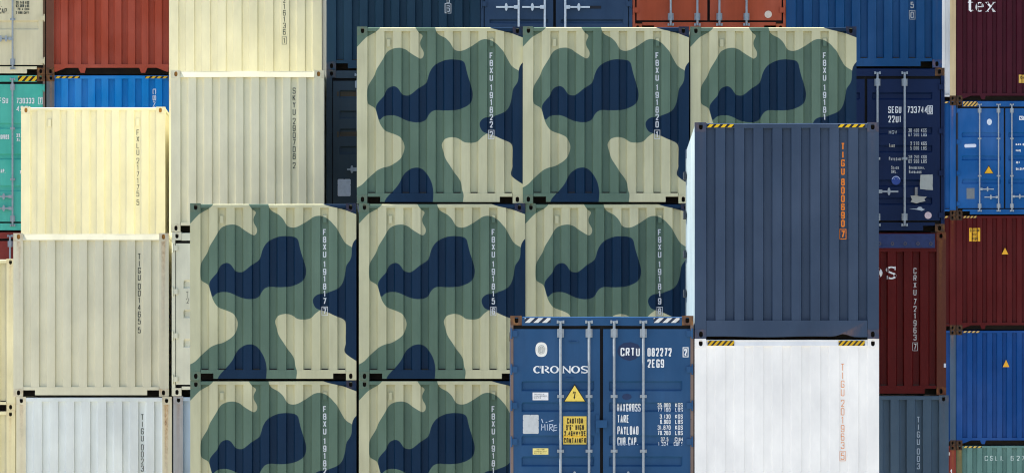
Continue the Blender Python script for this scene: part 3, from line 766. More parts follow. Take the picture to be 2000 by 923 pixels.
# left door: oval emblem, name, warning triangle, caution sticker
mb = MB(); cx, cz = b.U(X(221)), b.Z(Y(234)); sf = lambda u, z: b.surf(u, z)
polydecal(mb, [(cx + .079 * math.copysign(abs(math.cos(a)) ** .8, math.cos(a)), cz + .097 * math.copysign(abs(math.sin(a)) ** .8, math.sin(a))) for a in [6.283 * k / 28 for k in range(28)]], sf, .003, 0)
for q, rx, rz in ((1, .038, .055), (2, .022, .038)): strip(mb, rrect(cx - rx, cx + rx, cz - rz, cz + rz, rx * .9), True, .0045, sf, .006, 1)
for q in (-.008, .008): strip(mb, [(cx + q, cz - .03), (cx + q, cz + .03)], False, .003, sf, .007, 1)
mb.build('emblem', [plain('emblem_white', (238, 238, 230), .5), plain('emblem_grey', (176, 180, 176), .6)], L)
def broad(mb, ch, x, z, w, h, surf, t=.022, hr=.010):
    """wide flared capitals and serif lower case, thick uprights and thin crossings"""
    el = lambda cx, cz, rx, rz, a0, a1, n=22: [(cx + rx * math.cos(R(a0 + (a1 - a0) * k / n)), cz + rz * math.sin(R(a0 + (a1 - a0) * k / n))) for k in range(n + 1)]
    S_ = lambda p, cl=False, a=t, c=hr, k=0: strip(mb, p, cl, a, surf, .004 + .0006 * k, 0, c)
    m = hr
    if ch == 'O': S_(el(x + w / 2, z + h / 2, w / 2 - t * .8, h / 2 - m, 0, 345, 26) , True)
    if ch == 'C': S_(el(x + w / 2, z + h / 2, w / 2 - t * .8, h / 2 - m, 52, 312)); S_([(x + w * .88, z + h * .98), (x + w * .88, z + h * .68)], a=t * .4, k=1)
    if ch == 'R':
        S_([(x + t, z), (x + t, z + h)]); S_([(x, z + m * .7), (x + 2.6 * t, z + m * .7)], k=1, c=m * .7)
        S_(el(x + w * .42, z + h * .72, w * .38, h * .28 - m, 92, -92, 14), k=2); S_([(x + w * .42, z + h * .45), (x + w * .95, z + m)], a=t * .7, c=t * .7, k=3)
    if ch == 'N': S_([(x + t * .7, z), (x + t * .7, z + h)], a=t * .6); S_([(x + t * .5, z + h - m), (x + w - t * .6, z + m)], a=t * .8, c=t * .6, k=1); S_([(x + w - t * .6, z), (x + w - t * .6, z + h)], a=t * .6, k=2); S_([(x - t * .4, z + m), (x + 2 * t, z + m)], k=3, c=m * .7)
    if ch == 'S':
        p = el(x + w / 2, z + h * .74, w / 2 - t * .7, h * .26 - m, 40, 250, 14) + el(x + w / 2, z + h * .26, w / 2 - t * .7, h * .26 - m, 80, -140, 14)
        S_(p, a=t * .9, c=hr * 1.2); S_([(x + w * .87, z + h), (x + w * .87, z + h * .72)], a=t * .35, k=1); S_([(x + w * .12, z), (x + w * .12, z + h * .28)], a=t * .35, k=2)
    if ch == 't': S_([(x + w * .45, z + h * .95), (x + w * .45, z + h * .12), (x + w * .6, z + m), (x + w * .95, z + h * .12)], a=t); S_([(x, z + h * .68), (x + w, z + h * .68)], k=1)
    if ch == 'e': S_(el(x + w / 2, z + h * .35, w / 2 - t * .8, h * .35 - m, 0, 310)); S_([(x + t, z + h * .36), (x + w - t * .4, z + h * .36)], k=1)
    if ch == 'x':
        S_([(x + w * .12, z + h * .69), (x + w * .86, z + m)], a=t, c=t * .6); S_([(x + w * .85, z + h * .69), (x + w * .15, z + m)], a=t * .5, c=t * .4, k=1)
        for q, zz in ((.14, .69), (.84, .69), (.16, .015), (.86, .015)): S_([(x + w * (q - .15), z + h * zz), (x + w * (q + .15), z + h * zz)], k=2, c=m * .6)
mb = MB()
for ch, x0, x1 in (('C', 177, 219), ('R', 222, 267), ('O', 270, 318), ('N', 340, 384), ('O', 388, 436), ('S', 442, 482)):
    broad(mb, ch, b.U(X(x0)), b.Z(Y(366)), (x1 - x0) / 2.8575 / SF, 41 / 2.8575 / SF, sf, .0135, .0058)
mb.build('lettering', W_, L)
T = lambda pts: [(X(x), Y(y)) for x, y in pts]
b.sticker(0, 0, 0, 0, (26, 24, 22), 'warning_sticker', L, .003, T([(407, 424), (470, 526), (344, 526)]))
b.sticker(0, 0, 0, 0, (244, 214, 96), 'warning_sticker', L, .0045, T([(407, 434), (463, 522), (351, 522)]))
mb = MB(); strip(mb, [(b.U(x), b.Z(y)) for x, y in T([(413, 448), (399, 477), (410, 472), (405, 500)])], False, .0065, sf, .006); mb.poly([(b.U(x), b.surf(b.U(x), b.Z(y)) - .0066, b.Z(y)) for x, y in T([(400, 497), (411, 499), (404, 513)])]); mb.build('lightning_symbol', plain('symbol_black', (24, 22, 22), .6), L)
yl = plain('caution_yellow', (236, 206, 92), .55)
mb = MB(); rectdecal(mb, b.U(X(343)), b.U(X(473)), b.Z(Y(762)), b.Z(Y(606)), b.surf, .0035); cs = mb.build('caution_sticker', yl, L)
mb = MB(); rectdecal(mb, b.U(X(344)), b.U(X(472)), b.Z(Y(722)), b.Z(Y(715)), b.surf, .0045); mb.build('caution_band', plain('caution_orange', (232, 182, 30), .55), L)
cb = plain('caution_black', (52, 44, 28), .6)
b.text([('CAUTION', X(364), X(453), Y(616), Y(647)), ("9'6\"", X(360), X(398), Y(653), Y(684)), ('HIGH', X(411), X(458), Y(653), Y(684)), ('2.46M', X(349), X(409), Y(688), Y(716)), ('WIDE', X(413), X(470), Y(688), Y(716)), ('CONTAINER', X(347), X(471), Y(726), Y(758))], cb, 1.5, L, 'caution_lettering', .35)
b.sticker(X(172), X(260), Y(473), Y(516), (232, 234, 236), 'notice_sticker'); b.text([('THIS UNIT IS', X(180), X(236), Y(480), Y(486)), ('TRANSPORT', X(180), X(252), Y(490), Y(496)), ('CARE', X(180), X(220), Y(500), Y(506))], plain('fine_print', (150, 154, 160), .6), .6, L)
b.sticker(X(173), X(260), Y(784), Y(819), (238, 224, 140), 'notice_sticker'); b.text([('NOTICE', X(195), X(238), Y(788), Y(794)), ('APPROVED UNIT', X(180), X(252), Y(798), Y(803)), ('SAFETY', X(180), X(246), Y(808), Y(813))], plain('fine_print_brown', (150, 132, 80), .6), .6, L)
b.sticker(0, 0, 0, 0, (196, 202, 204), 'data_plate', L, .004, [(980 + (118 + (u_)) / 2.8575, 600 + (597 + v_) / 2.8575) for u_, v_ in ((4, 0), (40, 0), (43, 4), (46, 0), (84, 0), (88, 4), (88, 30), (84, 33), (88, 36), (88, 70), (84, 73), (88, 76), (88, 102), (84, 106), (4, 106), (0, 102), (0, 76), (4, 73), (0, 70), (0, 36), (4, 33), (0, 30), (0, 4))])
mb = MB()
for p in ([(222, 620), (230, 642)], [(245, 640), (254, 638)], [(262, 634), (288, 628)], [(223, 648), (221, 684)], [(240, 648), (242, 684)], [(221, 666), (242, 664)], [(254, 650), (256, 684)], [(266, 686), (268, 650), (284, 652), (284, 664), (268, 668), (290, 690)], [(306, 654), (292, 658), (290, 686), (308, 682)], [(292, 670), (310, 668)]):
    strip(mb, [(b.U(x), b.Z(y)) for x, y in T(p)], False, .0055, sf, .004)
mb.build('chalk_writing', plain('chalk', (188, 204, 226), .8, wear=.3), L)
for x0, x1, yy in ((375, 425, 189), (358, 400, 393)):
    mb = MB(); mb.box(b.U(X(x0)), b.U(X(x1)), -.008, .011, b.Z(Y(yy + 4)), b.Z(Y(yy - 1)), chamf=.004); mb.build('label_holder', blue, L)

# ------------------------------------------------------------------ left stack
SA = 124.0
beige = P('grey_beige_paint', (203, 204, 180), grime=.10, rust=.04, chalk=.04)
cream = P('bright_cream_paint', (244, 238, 192), grime=.05, rust=.03, chalk=.03, k=1.0)
b = Box(26, 329.5, 455, 773.5, SA, 'grey beige container numbered 001465 with sunlit top rail and rust at its top corners')
b.frame(beige, header='tilt', hh=.10, rust_cast=.5, rust_post=.8, rs=(.6, 1), cav=1); b.panel(beige, seed=8, deep=.036)
b.vtext(271.8, 494.6, 'TIGU 001465 5', 13.6, 11.6, 5.4, 1.25, black(), gap=.28)
wgrey = P('off_white_paint', (216, 223, 222), grime=.1, rust=.06, chalk=.04)
b = Box(31.6, 335.7, 774, 1094.5, SA, 'off white container with rust runs down its right corner post, below 001465')
b.frame(wgrey, post_mat=P('stained_white_paint', (222, 216, 188), grime=.2, rust=.1), header='flat', rust_cast=.3, rust_post=1.3, rs=(.35, 1)); b.panel(wgrey, seed=9, deep=.036)
b.vtext(277.8, 807.8, 'TIGU 0023', 13.75, 11.6, 5.4, 1.25, black(), gap=.28)
SB = 115.7
b = Box(41, 322.5, 208.5, 208.5 + 2.6 * SB, SB, 'bright cream container numbered 217175 set back above the grey beige one')
b.frame(cream, rail='plain', rust_cast=.2, hh=.05, cav=1); b.panel(cream, seed=10, deep=.03)
b.vtext(269, 253, 'FXLU 217175 5', 12.85, 10.8, 5.2, 1.0, black(), gap=.3)
for vx, vy in ((96.5, 239), (269, 237)):
    mb = MB(); u, z = b.U(vx), b.Z(vy); y = b.surf(u, z); mb.box(u - .027, u + .027, y - .024, y + .002, z - .07, z + .06, chamf=.012); mb.build('vent', cream, b.front)
# second left column
skyp = P('pale_sand_paint', (208, 210, 190), grime=.10, rust=.04, chalk=.04)
b = Box(333.5, 632.5, 137.5, 452.5, SA, 'pale sand container numbered 290708 with a bright top rail')
b.frame(skyp, header='tilt', hh=.10, rust_cast=.25, rust_post=.1, cav=1); b.panel(skyp, seed=11, deep=.036)
b.vtext(574.4, 171.2, 'SKYU 290708 2', 13.75, 11.8, 5.6, 1.25, black(), gap=.3)
b = Box(330.3, 628.5, -134, HZ - (EYE + (HZ - 137.5) / SA - EYE) * 118.4, 118.4, 'bright cream container numbered 216136 standing on the pale sand one')
b.frame(cream, rail='plain', rust_cast=.2); b.panel(cream, seed=12, deep=.03)
b.vtext(555.3, -59, 'FXLU 216136 1', 12.45, 10.7, 5.2, 1.05, black(), gap=.35, box=True)
cdoor = P('pale_cream_door_paint', (214, 212, 190), grime=.16, rust=.08)
b = Box(335.5, 638, 453, 772.5, SA, 'pale cream door end showing as a narrow strip beside the middle camouflage row')
b.frame_doors(cdoor, postw=.055, rust_cast=.25, rust_post=.3)
b.doors(cdoor, recs=[(b.Z(y + 17), b.Z(y)) for y in (546, 604, 661)], hinges=[484, 569, 655, 740], rods=[420, 470, 510, 560], edge=.12, side=.06)
b.text([('T', 363, 368, 569, 581), ('2', 364, 369, 582, 592)], plain('pencil_marks', (120, 124, 112), .8), .8, b.door[0], 'chalk_writing')
gwht = P('grey_white_paint', (196, 203, 212), grime=.2, rust=.1)
b = Box(338.4, 641, 773, 1093, SA, 'grey white container showing as a narrow strip beside the lowest camouflage row')
b.frame(gwht, rust_cast=.3, rust_post=.3, post_mat=P('grey_stained_post_paint', (176, 178, 180), grime=.35, rust=.1)); b.panel(gwht, seed=13)

# far left cream containers
edge = P('sand_yellow_paint', (226, 214, 168), grime=.16, rust=.06)
for y0, y1, lab in ((505, 801, 'sand yellow container cut by the left edge, beside 001465'), (801.2, 1097, 'sand yellow container cut by the left edge, beside the rust streaked off white one')):
    b = Box(-248, 30, y0, y1, 113.8, lab); b.frame(edge, rust_cast=.3, rust_post=.25); b.panel(edge, seed=14 + int(y0))

# ------------------------------------------------------------------ left background
SD = 104.5
rc = P('dull_rust_casting', (70, 50, 42), rust=.5, grime=.4)
crd = P('dirty_cream_door_paint', (210, 207, 178), grime=.22, rust=.2)
b = Box(-167, 88, -156, 145.5, SD, 'dirty cream door container with black lettering, cut by the top left corner', L=12.19)
b.frame_doors(crd, cast_mat=rc, rust_cast=.5, post_mat=P('brown_edge_post', (96, 74, 56), rust=.5, grime=.3))
b.doors(crd, recs=[(b.Z(y + 18), b.Z(y)) for y in (40, -24, -84)], gap=-39, rods=[-85, -62, -19, 24.7], guides=[38], hinges=[35, 119], handles=[(-19, 76, .36), (24.7, 76, -.22)])
b.text([('CAP.', -3, 17, 16.5, 27), ('T.', -3, 3.5, 4, 14), ('29 740 KGS', 31, 57, 2.5, 8), ('63 360 LBS', 31, 57, 9, 14.5), ('76.4 CUM', 34, 57, 15.5, 20.5), ('2 698 CUFT', 31, 57, 22.5, 27.5)], black(), 1.0, b.door[1])
teal = P('teal_paint', (66, 162, 150), grime=.14, rust=.14)
b = Box(-167, 88, 146, 451.5, SD, 'teal green door container with white lettering at the left edge', L=12.19)
b.frame_doors(teal, cast_mat=rc, rust_cast=.5, post_mat=rustpost)
b.doors(teal, recs=[(b.Z(y + 12), b.Z(y)) for y in (240, 300, 362)], gap=-39, rods=[-85, -62, -14, 24.7], guides=[251, 350], hinges=[172, 260, 350, 425], handles=[(24.7, 384, -.3), (24.7, 407, -.3)])
b.stripes(35, 73, n=3)
b.text([('GFSU', -8, 16, 191, 202), ('730333', 32, 67, 191.5, 202.5), ('7', 77, 81, 192, 202), ('45G1', 32, 60, 207, 218), ('GROSS', 1, 18, 263, 272), ('32.500', 32, 54, 261, 268), ('71.650', 32, 54, 270, 277), ('CAP.', -3, 11, 330, 338), ('76.4', 38, 54, 333, 340)], white(), 1.5, b.door[1])
mb = MB(); strip(mb, [(b.U(x), b.Z(y)) for x, y in ((75.4, 190.5), (82.6, 190.5), (82.6, 203.5), (75.4, 203.5))], True, .005, b.surf, .004); mb.build('check_box', white(), b.door[1])
dred = P('brick_red_paint', (128, 46, 38), grime=.22, rust=.16)
b = Box(-167, 90, 452, 753.5, SD, 'brick red door container showing in the small gap under the teal one', L=12.19)
b.frame_doors(dred, rust_cast=.4); b.doors(dred, recs=[(b.Z(y + 12), b.Z(y)) for y in (540, 600)], rods=[-85, -62, -14, 20], guides=[479])
redb = P('red_brown_paint', (160, 66, 50), grime=.2, rust=.24)
b = Box(90, 345, -156, 145.5, SD, 'red brown container with skirted base at the top left', L=12.19)
b.frame(redb, rail='skirt', cast_mat=rc, rust_cast=.6, rust_post=.2, post_mat=P('brown_post_paint', (108, 66, 50), rust=.4, grime=.3)); b.panel(redb, seed=20, deep=.055)
b.vtext(301, -10.5, '4', 11, 8.5, 6, 1.3, white(), box=True)
mblue = P('mid_blue_paint', (30, 108, 184), grime=.16, rust=.2)
b = Box(90.5, 345, 146, 448, SD, 'scuffed mid blue container with hazard stripes, under the red brown one', L=12.19)
b.frame(mblue, cast_mat=rc, rust_cast=.6, rust_post=.5, post_mat=P('grey_brown_post', (96, 104, 110), rust=.5, grime=.3)); b.panel(mblue, seed=21, deep=.055)
b.stripes(108, 156, (222, 176, 40), (40, 40, 42), 4); b.stripes(283, 328, (222, 176, 40), (40, 40, 42), 4)
b.vtext(301, 173, 'CSNU', 12.5, 10.5, 7, 1.6, white(), rot=True)

# ------------------------------------------------------------------ middle background row
SM = 123.0
dk = P('midnight_navy_paint', (36, 56, 86), grime=.1, rust=.05)
b = Box(637.5, 937.5, -181, 136, SM, 'midnight navy ribbed container above the door in the gap, at the top')
b.frame(dk, rust_cast=.2); b.panel(dk, seed=22)
b.vtext(875, -7, '06', 16.8, 13.6, 7, 1.9, white(), box=True)
dd = P('black_navy_door_paint', (32, 44, 60), grime=.2, rust=.06)
b = Box(637.5, 937.5, 136.4, 455.5, SM, 'almost black door end in the narrow gap between pale and camouflage containers')
b.frame_doors(dd, postw=.09, rust_cast=.2)
b.doors(dd, recs=[(b.Z(y + 16), b.Z(y)) for y in (176, 216, 251, 285)], hinges=[185, 255, 335], rods=[699, 745, 820, 880], side=.1, handles=[(699, 331, -.17)], edge=.1)
for y0, y1 in ((179, 188), (257, 268)): b.sticker(658, 720, y0, y1, (74, 64, 46), 'painted_band', b.door[0], .002)
b.sticker(0, 0, 0, 0, (206, 214, 226), 'data_plate', b.door[0], .003, [(659.5 + 25.5 * u_, 349.5 + 33.5 * v_) for u_, v_ in ((.06, 0), (.44, 0), (.5, .03), (.56, 0), (.94, 0), (1, .05), (1, .33), (.95, .36), (1, .39), (1, .95), (.94, 1), (.06, 1), (0, .95), (0, .39), (.05, .36), (0, .33), (0, .05))])
pb = P('slate_blue_door_paint', (60, 78, 114), grime=.12, rust=.04)
b = Box(938.5, 1235, -181, 136, SM, 'slate blue door end with bright zinc lock rods, above the top camouflage row')
b.frame_doors(pb, rust_cast=.2, postw=.05)
b.doors(pb, recs=[(b.Z(46.5), b.Z(37.5)), (b.Z(-30), b.Z(-46)), (b.Z(-80), b.Z(-96))], gap=1083, rods=[1013, 1064, 1104], hinges=[8, 75, -70], handles=[(1013, 14.5, -.36), (1064, 14.5, -.36), (1104, 14.5, .39)], side=.06, rod_mat=plain('bright_zinc', (222, 232, 240), .45, .1))
mb = MB(); mb.box(b.U(1152), b.U(1174), .006, .0115, b.Z(17), b.Z(11.5)); mb.build('handle_recess', plain('slot_dark', (38, 42, 52), .7), b.door[1])
orr = P('burnt_orange_paint', (178, 84, 54), grime=.3, rust=.2)
b = Box(1235.5, 1534.5, -252, 62, SM, 'burnt orange door end with a white round sticker, above the top camouflage row')
b.frame_doors(orr, rust_cast=.4)
b.doors(orr, gap=1384, rods=[1310, 1362, 1405, 1458], hinges=[20, -60], recs=[(b.Z(-60), b.Z(-76))], side=.06, edge=.12)
b.sticker(0, 0, 0, 0, (232, 214, 196), 'round_sticker', b.door[1], .003, [(1500.5 + 7.2 * math.cos(k / 20 * 6.283), 28.3 + 7.2 * math.sin(k / 20 * 6.283)) for k in range(20)])
bl = P('worn_blue_paint', (36, 78, 140), grime=.2, rust=.3)
b = Box(1535.5, 1840, -187, 132, SM, 'worn blue ribbed container with rust spots, above the dark blue lettered doors')
b.frame(bl, rust_cast=.4, rust_post=.3); b.panel(bl, seed=23)
b.vtext(1782, 3.2, '50', 19.5, 12.5, 6.8, 1.9, faintw(), box=True)
X2 = lambda v: 1680 + v / 2.884
Y2 = lambda v: 120 + v / 2.884
sg = P('dark_blue_door_paint', (32, 50, 94), grime=.14, rust=.06)
b = Box(1538, 1845, 132.5, 452.5, SM, 'dark blue door container with white lettering and torn stickers')
b.frame_doors(sg, rust_cast=.5, postw=.06, cast_mat=P('dark_rust_casting', (60, 48, 44), rust=.4, grime=.4))
b.doors(sg, gap=X2(33), rods=[1590, 1640, X2(97), X2(250)], guides=[Y2(547)], hinges=[170, 256, 338, 420], recs=[(b.Z(y + 15), b.Z(y)) for y in (180, 248, 283, 350, 385)], handles=[(X2(97), Y2(733), .33)], side=.07, edge=.12)
b.text([(t, X2(a), X2(c), Y2(d), Y2(e)) for t, a, c, d, e in (('SEGU', 158, 232, 253, 291), ('733744', 265, 378, 253, 291), ('0', 386, 402, 255, 290), ('22U1', 158, 230, 306, 344))], white(), 1.75, b.door[1], 'serial_number')
mb = MB(); strip(mb, [(b.U(X2(x)), b.Z(Y2(y))) for x, y in ((381, 296), (407, 296), (407, 249), (381, 249))], True, .005, b.surf, .004); mb.build('check_box', white(), b.door[1])
b.text([(t, X2(a), X2(c), Y2(d), Y2(e)) for t, a, c, d, e in (('MGW', 162, 207, 388, 409), ('30 480', 272, 332, 377, 397), ('KGS', 344, 375, 377, 397), ('67 200', 272, 332, 402, 422), ('LBS', 344, 375, 402, 422),
   ('Tare', 162, 197, 463, 483), ('2 270', 283, 332, 452, 472), ('KGS', 344, 375, 452, 472), ('5 000', 283, 332, 477, 497), ('LBS', 344, 375, 477, 497), ('Payload', 162, 228, 537, 558), ('28 210', 272, 332, 528, 547), ('KGS', 344, 375, 528, 547), ('62 200', 272, 332, 552, 572), ('LBS', 344, 375, 552, 572),
   ('Seaco', 175, 218, 588, 606), ('SRL.', 175, 210, 612, 629), ('Bridgetown,', 275, 363, 588, 606), ('Barbados', 275, 345, 612, 630))], faintw(), .95, b.door[1])
dR = b.door[1]
mb = MB(); cx, cz = b.U(X2(202)), b.Z(Y2(669)); polydecal(mb, ellipse(cx, cz, .073, .073), b.surf, .003, 1); strip(mb, ellipse(cx, cz, .062, .062), True, .006, b.surf, .005, 0)
for p in ([(-.03, .02), (0, -.01), (.03, .025)], [(-.02, -.025), (.01, 0), (.03, -.03)]): strip(mb, [(cx + x, cz + z) for x, z in p], False, .007, b.surf, .006, 0)
mb.build('emblem', [plain('emblem_pale', (190, 204, 232), .5), plain('emblem_blue', (48, 78, 156), .5)], dR)
b.sticker(0, 0, 0, 0, (172, 178, 174), 'data_plate', dR, .003, [(X2(x), Y2(y)) for x, y in ((340, 638), (408, 636), (410, 650), (408, 700), (411, 724), (374, 722), (338, 718), (336, 690))])
b.sticker(0, 0, 0, 0, (170, 172, 166), 'torn_sticker', dR, .003, [(X2(x), Y2(y)) for x, y in ((284, 756), (318, 752), (330, 758), (376, 762), (362, 774), (368, 786), (340, 792), (318, 799), (284, 790), (292, 776))])
b.sticker(0, 0, 0, 0, (178, 190, 202), 'torn_sticker', dR, .003, [(X2(x), Y2(y)) for x, y in ((276, 829), (318, 828), (330, 818), (344, 818), (352, 828), (366, 832), (348, 841), (320, 834))])
b.sticker(0, 0, 0, 0, (216, 196, 204), 'round_sticker', dR, .003, [(X2(383 + 20 * math.cos(k / 18 * 6.283)), Y2(866 + 20 * math.sin(k / 18 * 6.283))) for k in range(18)])
mb = MB(); mb.box(b.U(X2(308)), b.U(X2(323)), -.02, .02, b.Z(Y2(752)), b.Z(Y2(708))); mb.build('lock_box', plain('dull_grey_metal', (130, 132, 134), .6), dR)
# open-top container under a tarpaulin
cr = P('dark_red_paint', (104, 32, 32), grime=.22, rust=.14)
b = Box(1541, 1848, 453, 770.5, SM, 'dark red container with a blue tarpaulin folded over its top')
b.frame(cr, rust_cast=.4, rust_post=.3, hh=.30, post_mat=P('red_brown_post', (96, 50, 38), rust=.25, grime=.3)); b.panel(cr, seed=24)
mb = MB(); n = 40
u0, u1 = .16, b.U(1826)
mb.grid([u0 + (u1 - u0) * k / n for k in range(n + 1)], [b.Z(484), b.Z(478), b.Z(470), b.Z(462), b.Z(456.5)], lambda u, z: (u, -.012 + .008 * math.sin(u * 19 + z * 9) * noise.noise((u * 3, z * 4, 2)), z))
mb.quad((u0, -.012, b.Z(456.5)), (u1, -.012, b.Z(456.5)), (u1, .1, b.Z(455.2)), (u0, .1, b.Z(455.2)))
tp = mb.build('tarpaulin', plain('tarpaulin_blue', (38, 56, 104), .55, wear=.2), b.root)
for k in range(11):
    x = 1826 - 8 - 25 * k
    if b.U(x) < .2: break
    u, z = b.U(x), b.Z(475.5); mb = MB(); i = 10
    for a in range(i):
        w0, w1 = 6.283 * a / i, 6.283 * (a + 1) / i
        mb.quad(*[(u + r_ * math.cos(w), -.026, z + r_ * math.sin(w)) for w, r_ in ((w0, .016), (w0, .028), (w1, .028), (w1, .016))])
    mb.build('eyelet', plain('eyelet_metal', (96, 92, 96), .5, .5), tp)
mb = MB(); sf = lambda u, z: b.surf(u, z)
for ch, x0, x1 in (('O', 1693, 1723.5), ('S', 1731, 1751)): broad(mb, ch, b.U(x0), b.Z(544.5), (x1 - x0) / SM, 24.5 / SM, sf, .026, .010)
mb.build('lettering', white(), b.front)
b.vtext(1787.6, 522.4, 'CRXU 721963 7', 13.95, 11.6, 6, 1.55, plain('dull_white_lettering', (214, 212, 212), .6), box=True, gap=.3)
b.sticker(1843.5, 1847.8, 709, 717, (226, 232, 244), 'small_label', b.root, .010)
gs = P('slate_grey_paint', (84, 98, 116), grime=.14, rust=.08)
b = Box(1547, 1853, 771, 1090, SM, 'slate grey container numbered 003 at the bottom, right of the bright white one')
b.frame(gs, rust_cast=.25, rust_post=.1); b.panel(gs, seed=25)
b.vtext(1794, 812.6, 'TIGU 003', 14.4, 11.8, 6, 1.5, plain('pale_blue_lettering', (190, 208, 224), .6), gap=.3)

# ------------------------------------------------------------------ far right columns
SR = 77.0
YB = (-27, 196.5, 420, 644, 868.5, 1092)
rcd = P('black_rust_casting', (40, 34, 32), rust=.3, grime=.4)
tex = P('maroon_paint', (76, 30, 44), grime=.12, rust=.05)
cslb = P('cobalt_blue_paint', (28, 100, 180), grime=.14, rust=.06)
rred = P('oxblood_paint', (104, 36, 40), grime=.14, rust=.08)
rblu = P('strong_blue_paint', (14, 82, 164), grime=.12, rust=.06)
rgrn = P('grey_green_paint', (100, 148, 148), grime=.2, rust=.08)
b = Box(1868, 2056, YB[0], YB[1], SR, 'maroon container with large white letters at the top right corner', L=12.19)
b.frame(tex, rail='skirt', cast_mat=rcd, rust_cast=.3); b.panel(tex, seed=30)
mb = MB(); sf = lambda u, z: b.surf(u, z)
for ch, x0, x1 in (('t', 1889, 1901), ('e', 1906, 1921.5), ('x', 1925, 1945)): broad(mb, ch, b.U(x0), b.Z(23.2), (x1 - x0) / SR, 27 / SR, sf, .03, .011)
mb.build('lettering', white(), b.front)
b.sticker(1990, 2008, 146, 162, (214, 178, 84), 'caution_sticker', lift=.004)
b.text([('CA', 1993, 2000, 149, 154)], plain('sticker_ink', (70, 54, 30), .6), 1.2, b.front)
X3 = lambda v: 1860 + v / 3.846
Y3 = lambda v: 190 + v / 3.846
b = Box(1868, 2056, YB[1], YB[2], SR, 'cobalt blue door container with yellow triangle at the right edge', L=12.19)
b.frame_doors(cslb, cast_mat=rcd, rust_cast=.3, post_mat=P('dark_edge_post', (40, 46, 62), rust=.2), hh=.14)
b.doors(cslb, recs=[(b.Z(Y3(y + 38)), b.Z(Y3(y))) for y in (262, 437, 612)], gap=X3(393), rods=[X3(205), X3(347), X3(447), 2013], guides=[Y3(310), Y3(590)], hinges=[Y3(100), Y3(335), Y3(570), Y3(800)], handles=[(X3(205), Y3(690), .36), (X3(347), Y3(750), -.36), (X3(447), Y3(745), .36)], edge=.1)
b.stripes(X3(80), X3(190), (214, 176, 90), (40, 40, 44), 4)
b.sticker(0, 0, 0, 0, (210, 222, 236), 'emblem', b.door[0], .004, [(X3(279 + 19 * math.cos(k / 18 * 6.283)), Y3(185 + 24 * math.sin(k / 18 * 6.283))) for k in range(18)])
b.sticker(0, 0, 0, 0, (206, 216, 234), 'notice_sticker', b.door[0], .004, [(X3(x), Y3(y)) for x, y in ((98, 352), (172, 350), (180, 357), (180, 370), (172, 376), (98, 378), (91, 371), (91, 358))])
b.sticker(0, 0, 0, 0, (70, 56, 30), 'warning_sticker', b.door[0], .003, [(X3(x), Y3(y)) for x, y in ((274, 508), (312, 574), (237, 574))])
b.sticker(0, 0, 0, 0, (226, 172, 30), 'warning_sticker', b.door[0], .0055, [(X3(x), Y3(y)) for x, y in ((274, 519), (305, 569), (244, 569))])
b.sticker(X3(107), X3(167), Y3(681), Y3(762), (112, 120, 126), 'data_plate', b.door[0])
b.text([(t, X3(a), X3(c), Y3(d), Y3(e)) for t, a, c, d, e in (('CSLU', 503, 560, 140, 172), ('MAX.G', 476, 540, 346, 363), ('TARE', 476, 516, 392, 409), ('NET', 478, 506, 481, 498), ('CU.CAP', 478, 537, 529, 547))], white(), 1.3, b.door[1])
b = Box(1868, 2056, YB[2], YB[3], SR, 'oxblood red container with a yellow square sticker on its ribs', L=12.19)
b.frame(rred, rail='skirt', cast_mat=rcd, rust_cast=.3); b.panel(rred, seed=31); b.stripes(1881, 1908, (206, 170, 90), (50, 40, 40), 4)
b.sticker(1893, 1914.5, 445, 471, (232, 180, 44), 'caution_sticker', lift=.004)
ki = plain('sticker_ink', (70, 54, 30), .6)
o = b.text([('CAUTION', 1894.5, 1913, 447, 452.5), ("9'6\"", 1900, 1908, 455, 460), ('HIGH', 1898, 1910, 463, 468.5)], ki, .9, b.front)
b.sticker(0, 0, 0, 0, (228, 170, 40), 'warning_sticker', b.front, .004, [(1963, 483.5), (1969.5, 496.5), (1956.5, 496.5)])
b = Box(1868, 2056, YB[3], YB[4], SR, 'strong blue ribbed container with a yellow triangle at the right edge', L=12.19)
b.frame(rblu, rail='skirt', cast_mat=rcd, rust_cast=.3); b.panel(rblu, seed=32); b.stripes(1881, 1914, (206, 170, 90), (40, 40, 50), 4)
b.sticker(0, 0, 0, 0, (232, 172, 40), 'warning_sticker', b.front, .004, [(1965, 702), (1971.5, 716), (1958.5, 716)])
b = Box(1868, 2056, YB[4], YB[5], SR, 'grey green container with spaced white letters at the bottom right corner', L=12.19)
b.frame(rgrn, cast_mat=rcd, rust_cast=.3, rust_post=.5, post_mat=P('olive_post', (92, 96, 66), rust=.3, grime=.3)); b.panel(rgrn, seed=33); b.stripes(1882, 1918, (206, 176, 80), (44, 44, 44), 4)
mb = MB()
for ch, xc in zip('CSLL627', (1926.5, 1937, 1947, 1957.5, 1977, 1988.5, 1998)): glyph(mb, ch, b.U(xc - 3), b.Z(898.5), 6 / SR, 9.5 / SR, 1.35 / SR / 2, b.surf, lift=.006)
mb.build('lettering', plain('pale_green_lettering', (196, 216, 212), .6), b.front)
bw = P('stained_white_side_paint', (206, 210, 212), grime=.3, rust=.2)
